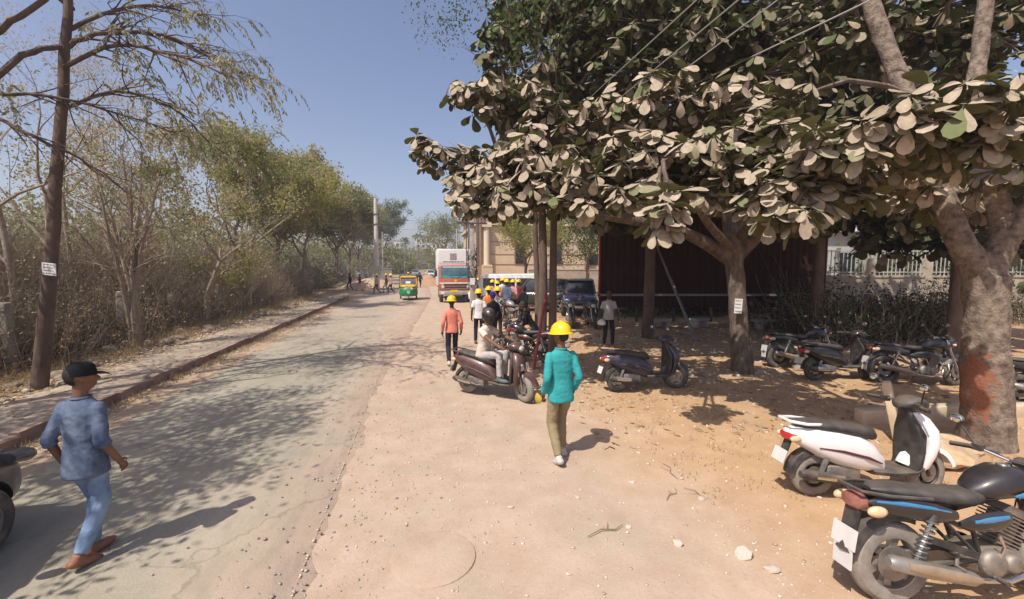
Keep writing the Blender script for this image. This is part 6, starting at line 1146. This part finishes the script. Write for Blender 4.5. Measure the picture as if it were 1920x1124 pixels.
put(RP[0], 2.66, 3.0, .075, 'largest pale stone on the dirt, near the bottom right motorcycle', 'loose pale pebbles')
# gravel and grit
def scatter(name, label, n, fx, smin, smax, m, seed, kind='gravel'):
    r = np.random.default_rng(seed); bm = bmesh.new(); bmesh.ops.create_icosphere(bm, subdivisions=1, radius=1); B = np.array([v.co[:] for v in bm.verts]); Fb = np.array([[v.index for v in f.verts] for f in bm.faces]); bm.free(); X, Y = fx(r, n); Z = np.array([gz(a, c) for a, c in zip(X, Y)]); inroad = np.array([road_edges(c)[0] < a < road_edges(c)[1] for a, c in zip(X, Y)]); Z = np.where(inroad, .02, Z)
    S = smin * (smax / smin) ** (r.random(n) ** 2.2); sc = S[:, None] * r.uniform(.6, 1.3, (n, 3)) * [1, 1, .6]; a = r.uniform(0, 6.28, n); jit = 1 + r.normal(0, .16, (n, len(B), 1)); V = B[None] * jit * sc[:, None]; c, s = np.cos(a)[:, None], np.sin(a)[:, None]
    V = np.stack([V[..., 0] * c - V[..., 1] * s + X[:, None], V[..., 0] * s + V[..., 1] * c + Y[:, None], V[..., 2] + (Z + S * .2)[:, None]], -1); F = (Fb[None] + (np.arange(n) * len(B))[:, None, None]).reshape(-1, 3); tag(mesh_np(name, V.reshape(-1, 3), F, m), label, kind, kind='stuff')
gv = leafmat('gravel_mixed', (.40, .31, .235), (.40, .31, .235), (.66, .56, .46), 0.); gd = leafmat('gravel_grey', (.22, .19, .16), (.22, .19, .16), (.45, .40, .34), 0.)
scatter('gravel', 'pale gravel strewn over the pink dirt shoulder', 7000, lambda r, n: (np.clip(r.normal(1.2, 1.6, n), -1.0, 6), r.uniform(2.2, 14, n)), .003, .018, gv, 1)
scatter('gravel', 'grey chippings along the broken asphalt edge', 1500, lambda r, n: (-.6 + r.normal(0, .6, n), r.uniform(2.2, 11, n)), .004, .018, gd, 2)
scatter('gravel', 'coarse stones and clods on the orange sand', 3200, lambda r, n: (r.uniform(2.6, 9, n), r.uniform(2.2, 9, n)), .005, .03, gv, 3)
scatter('rubble', 'rubble and clods along the kerb foot', 3000, lambda r, n: (-5.42 + np.abs(r.normal(0, .32, n)), r.uniform(4, 33, n)), .006, .045, gv, 4, 'rubble')
scatter('rubble', 'rubble strewn over the bank behind the pavement', 3500, lambda r, n: (-7.0 - np.abs(r.normal(0, .8, n)), r.uniform(4, 33, n)), .012, .07, gv, 5, 'rubble')
scatter('rubble', 'broken stone and rubbish under the shade trees', 3000, lambda r, n: (r.uniform(2.4, 14, n), r.uniform(7.8, 16, n)), .012, .06, gv, 6, 'rubble')
# dry leaves under the trees
n = 1700; X = rng.uniform(2.4, 14, n); Y = rng.uniform(5.2, 15, n); Z = np.array([gz(a, c) for a, c in zip(X, Y)]) + .012; U = unit(np.stack([rng.normal(0, 1, n), rng.normal(0, 1, n), rng.normal(0, .2, n)], 1)); S = unit(np.cross(U, rng.normal(0, .3, (n, 3)) + [0, 0, 1])); V, F = leaf_quads(np.stack([X, Y, Z], 1), U, S, rng.uniform(.06, .2, n), rng.uniform(.03, .1, n)); tag(mesh_np('fallen_leaves', V, F, leaf_brown), 'dry fallen leaves under the big-leaved trees', 'leaves', kind='stuff')
# dry weeds at the kerb foot and on the sand
def tufts(name, label, pts, m, seed, hmin=.05, hmax=.16, k=9):
    r = np.random.default_rng(seed); P = np.repeat(np.array(pts), k, 0); n = len(P); P = P + np.stack([r.normal(0, .05, n), r.normal(0, .05, n), np.zeros(n)], 1); d = unit(r.normal(0, .6, (n, 3)) + [0, 0, 1]); h = r.uniform(hmin, hmax, n)[:, None]; s = unit(np.cross(d, r.normal(0, 1, (n, 3)))) * .006; V = np.stack([P - s, P + s, P + d * h], 1).reshape(-1, 3); tag(mesh_np(name, V, np.arange(len(V)).reshape(-1, 3), m), label, 'grass', kind='stuff')
q = random.Random(6); tufts('dry_weeds', 'dry weeds along the foot of the kerb', [(-5.42 + abs(q.gauss(0, .14)), q.uniform(5, 33), 0) for _ in range(700)], leaf_brown, 1); tufts('dry_grass', 'sparse dry grass on the orange sand', [(x_, y_, gz(x_, y_)) for x_, y_ in ((q.uniform(3.0, 7.5), q.uniform(3.6, 7.8)) for _ in range(260))], leaf_brown, 2, .02, .07, 7); tufts('bank_grass', 'dry grass on the bank under the thicket', [(x_, y_, gz(x_, y_)) for x_, y_ in ((-7.4 - abs(q.gauss(0, 1.)), q.uniform(4, 34)) for _ in range(1500))], leaf_brown, 3, .1, .45, 8)
# stake, kerb and slabs by the massive tree
wood = mat('stake_stone', (.48, .37, .24), (.60, .49, .34), 4, .9, bump=.3)
b = MB(); b.prism([(-.075, 0), (.075, 0), (.07, .80), (.02, .88), (-.04, .86), (-.07, .80)], -.05, .05); o = b.soft('stake', wood, None, 0, .01); o.location = (6.62, 4.66, -.03); o.rotation_euler = (0, R(-12), R(-60)); tag(o, 'leaning pale stone stake behind the white scooter seat', 'stake')
for k, (x, y, l, a) in enumerate(((7.25, 5.30, 1.0, -6), (8.6, 5.22, 1.3, -8), (9.9, 5.0, 1.2, -8))):
    b = MB(); b.box((0, 0, .10), (l, .18, .26)); o = b.soft('edging_stone', wood, None, 0, .02); o.location = (x, y, -.02); o.rotation_euler = (0, 0, R(a)); tag(o, ('tan edging stone just left of the massive forked trunk', 'tan edging stone hidden behind the massive forked trunk', 'tan edging stone right of the massive forked trunk')[k], 'edging stone', 'edging stones')
for k, (x, y, sx, sy, sz, a) in enumerate(((6.55, 4.15, .52, .36, .15, 20), (6.95, 4.25, .32, .26, .10, -20))):
    me = rock_mesh(60 + k, slab_m, 3); o = link(bpy.data.objects.new('stone_slab', me)); o.location = (x, y, sz * .5); o.scale = (sx, sy, sz); o.rotation_euler = (.15, .1, R(a)); tag(o, ('large cracked tan slab lying beside the stake', 'smaller tan slab against the massive trunk')[k], 'slab')
# fallen twigs
for k, (x, y, a, l) in enumerate(((2.65, 4.05, .6, .30), (2.95, 4.0, 1.9, .36), (2.95, 4.55, 1.4, .4), (1.65, 3.55, .2, .42))):
    b = MB(); b.tube([(-l / 2, 0, .012), (-l * .1, l * .08, .02), (l * .2, -.02, .018), (l / 2, .03, .012)], [.004, .006, .006, .003], 5); b.tube([(l * .05, .02, .018), (l * .2, l * .25, .015)], [.004, .002], 4); o = b.build('twig', (twig_mat, twig_mat, twig_mat, green_dusty)[k]); o.location = (x, y, gz(x, y)); o.rotation_euler = (0, 0, a); tag(o, ('short forked twig pointing at the viewer on the sand', 'twig lying nearest the motorcycle tail', 'twig on the sand near the white scooter wheel', 'greenish dry sprig on the pink dirt')[k], 'twig', 'fallen twigs')
b = MB(); b.tube([(0, 0, 0), (.02, .02, 1.0), (.04, .04, 2.0)], [.04, .036, .034], 8); o = b.build('leaning_pole', mat('pole_crimson', (.28, .03, .05), (.36, .06, .08), 4, .6)); o.location = (2.55, 9.75, -.05); o.rotation_euler = (R(-7), R(11), 0); tag(o, 'thin crimson pole leaning against the straight trunks', 'pole')
b = MB(); b.box((0, 0, .02), (1.6, .14, .035)); o = b.soft('plank', wood, None, 0, .008); o.location = (2.75, 8.35, 0); o.rotation_euler = (0, 0, R(8)); tag(o, 'weathered plank on the ground between the brown and blue scooters', 'plank')

# dusty air
hm_ = bpy.data.materials.new('dusty_air'); hm_.use_nodes = True; hn = hm_.node_tree; hn.nodes.remove(hn.nodes['Principled BSDF']); pv = hn.nodes.new('ShaderNodeVolumePrincipled'); pv.inputs['Color'].default_value = (.86, .86, .90, 1); pv.inputs['Density'].default_value = .0016; pv.inputs['Anisotropy'].default_value = .25; hn.links.new(pv.outputs[0], [n_ for n_ in hn.nodes if n_.type == 'OUTPUT_MATERIAL'][0].inputs['Volume'])
hz_ = MB().box((0, 655, 14), (1840, 1730, 30)).build('haze', hm_, None, False); tag(hz_, 'thin dusty haze in the air along the road', 'haze', kind='stuff')
bpy.data.scenes.remove(TMP)
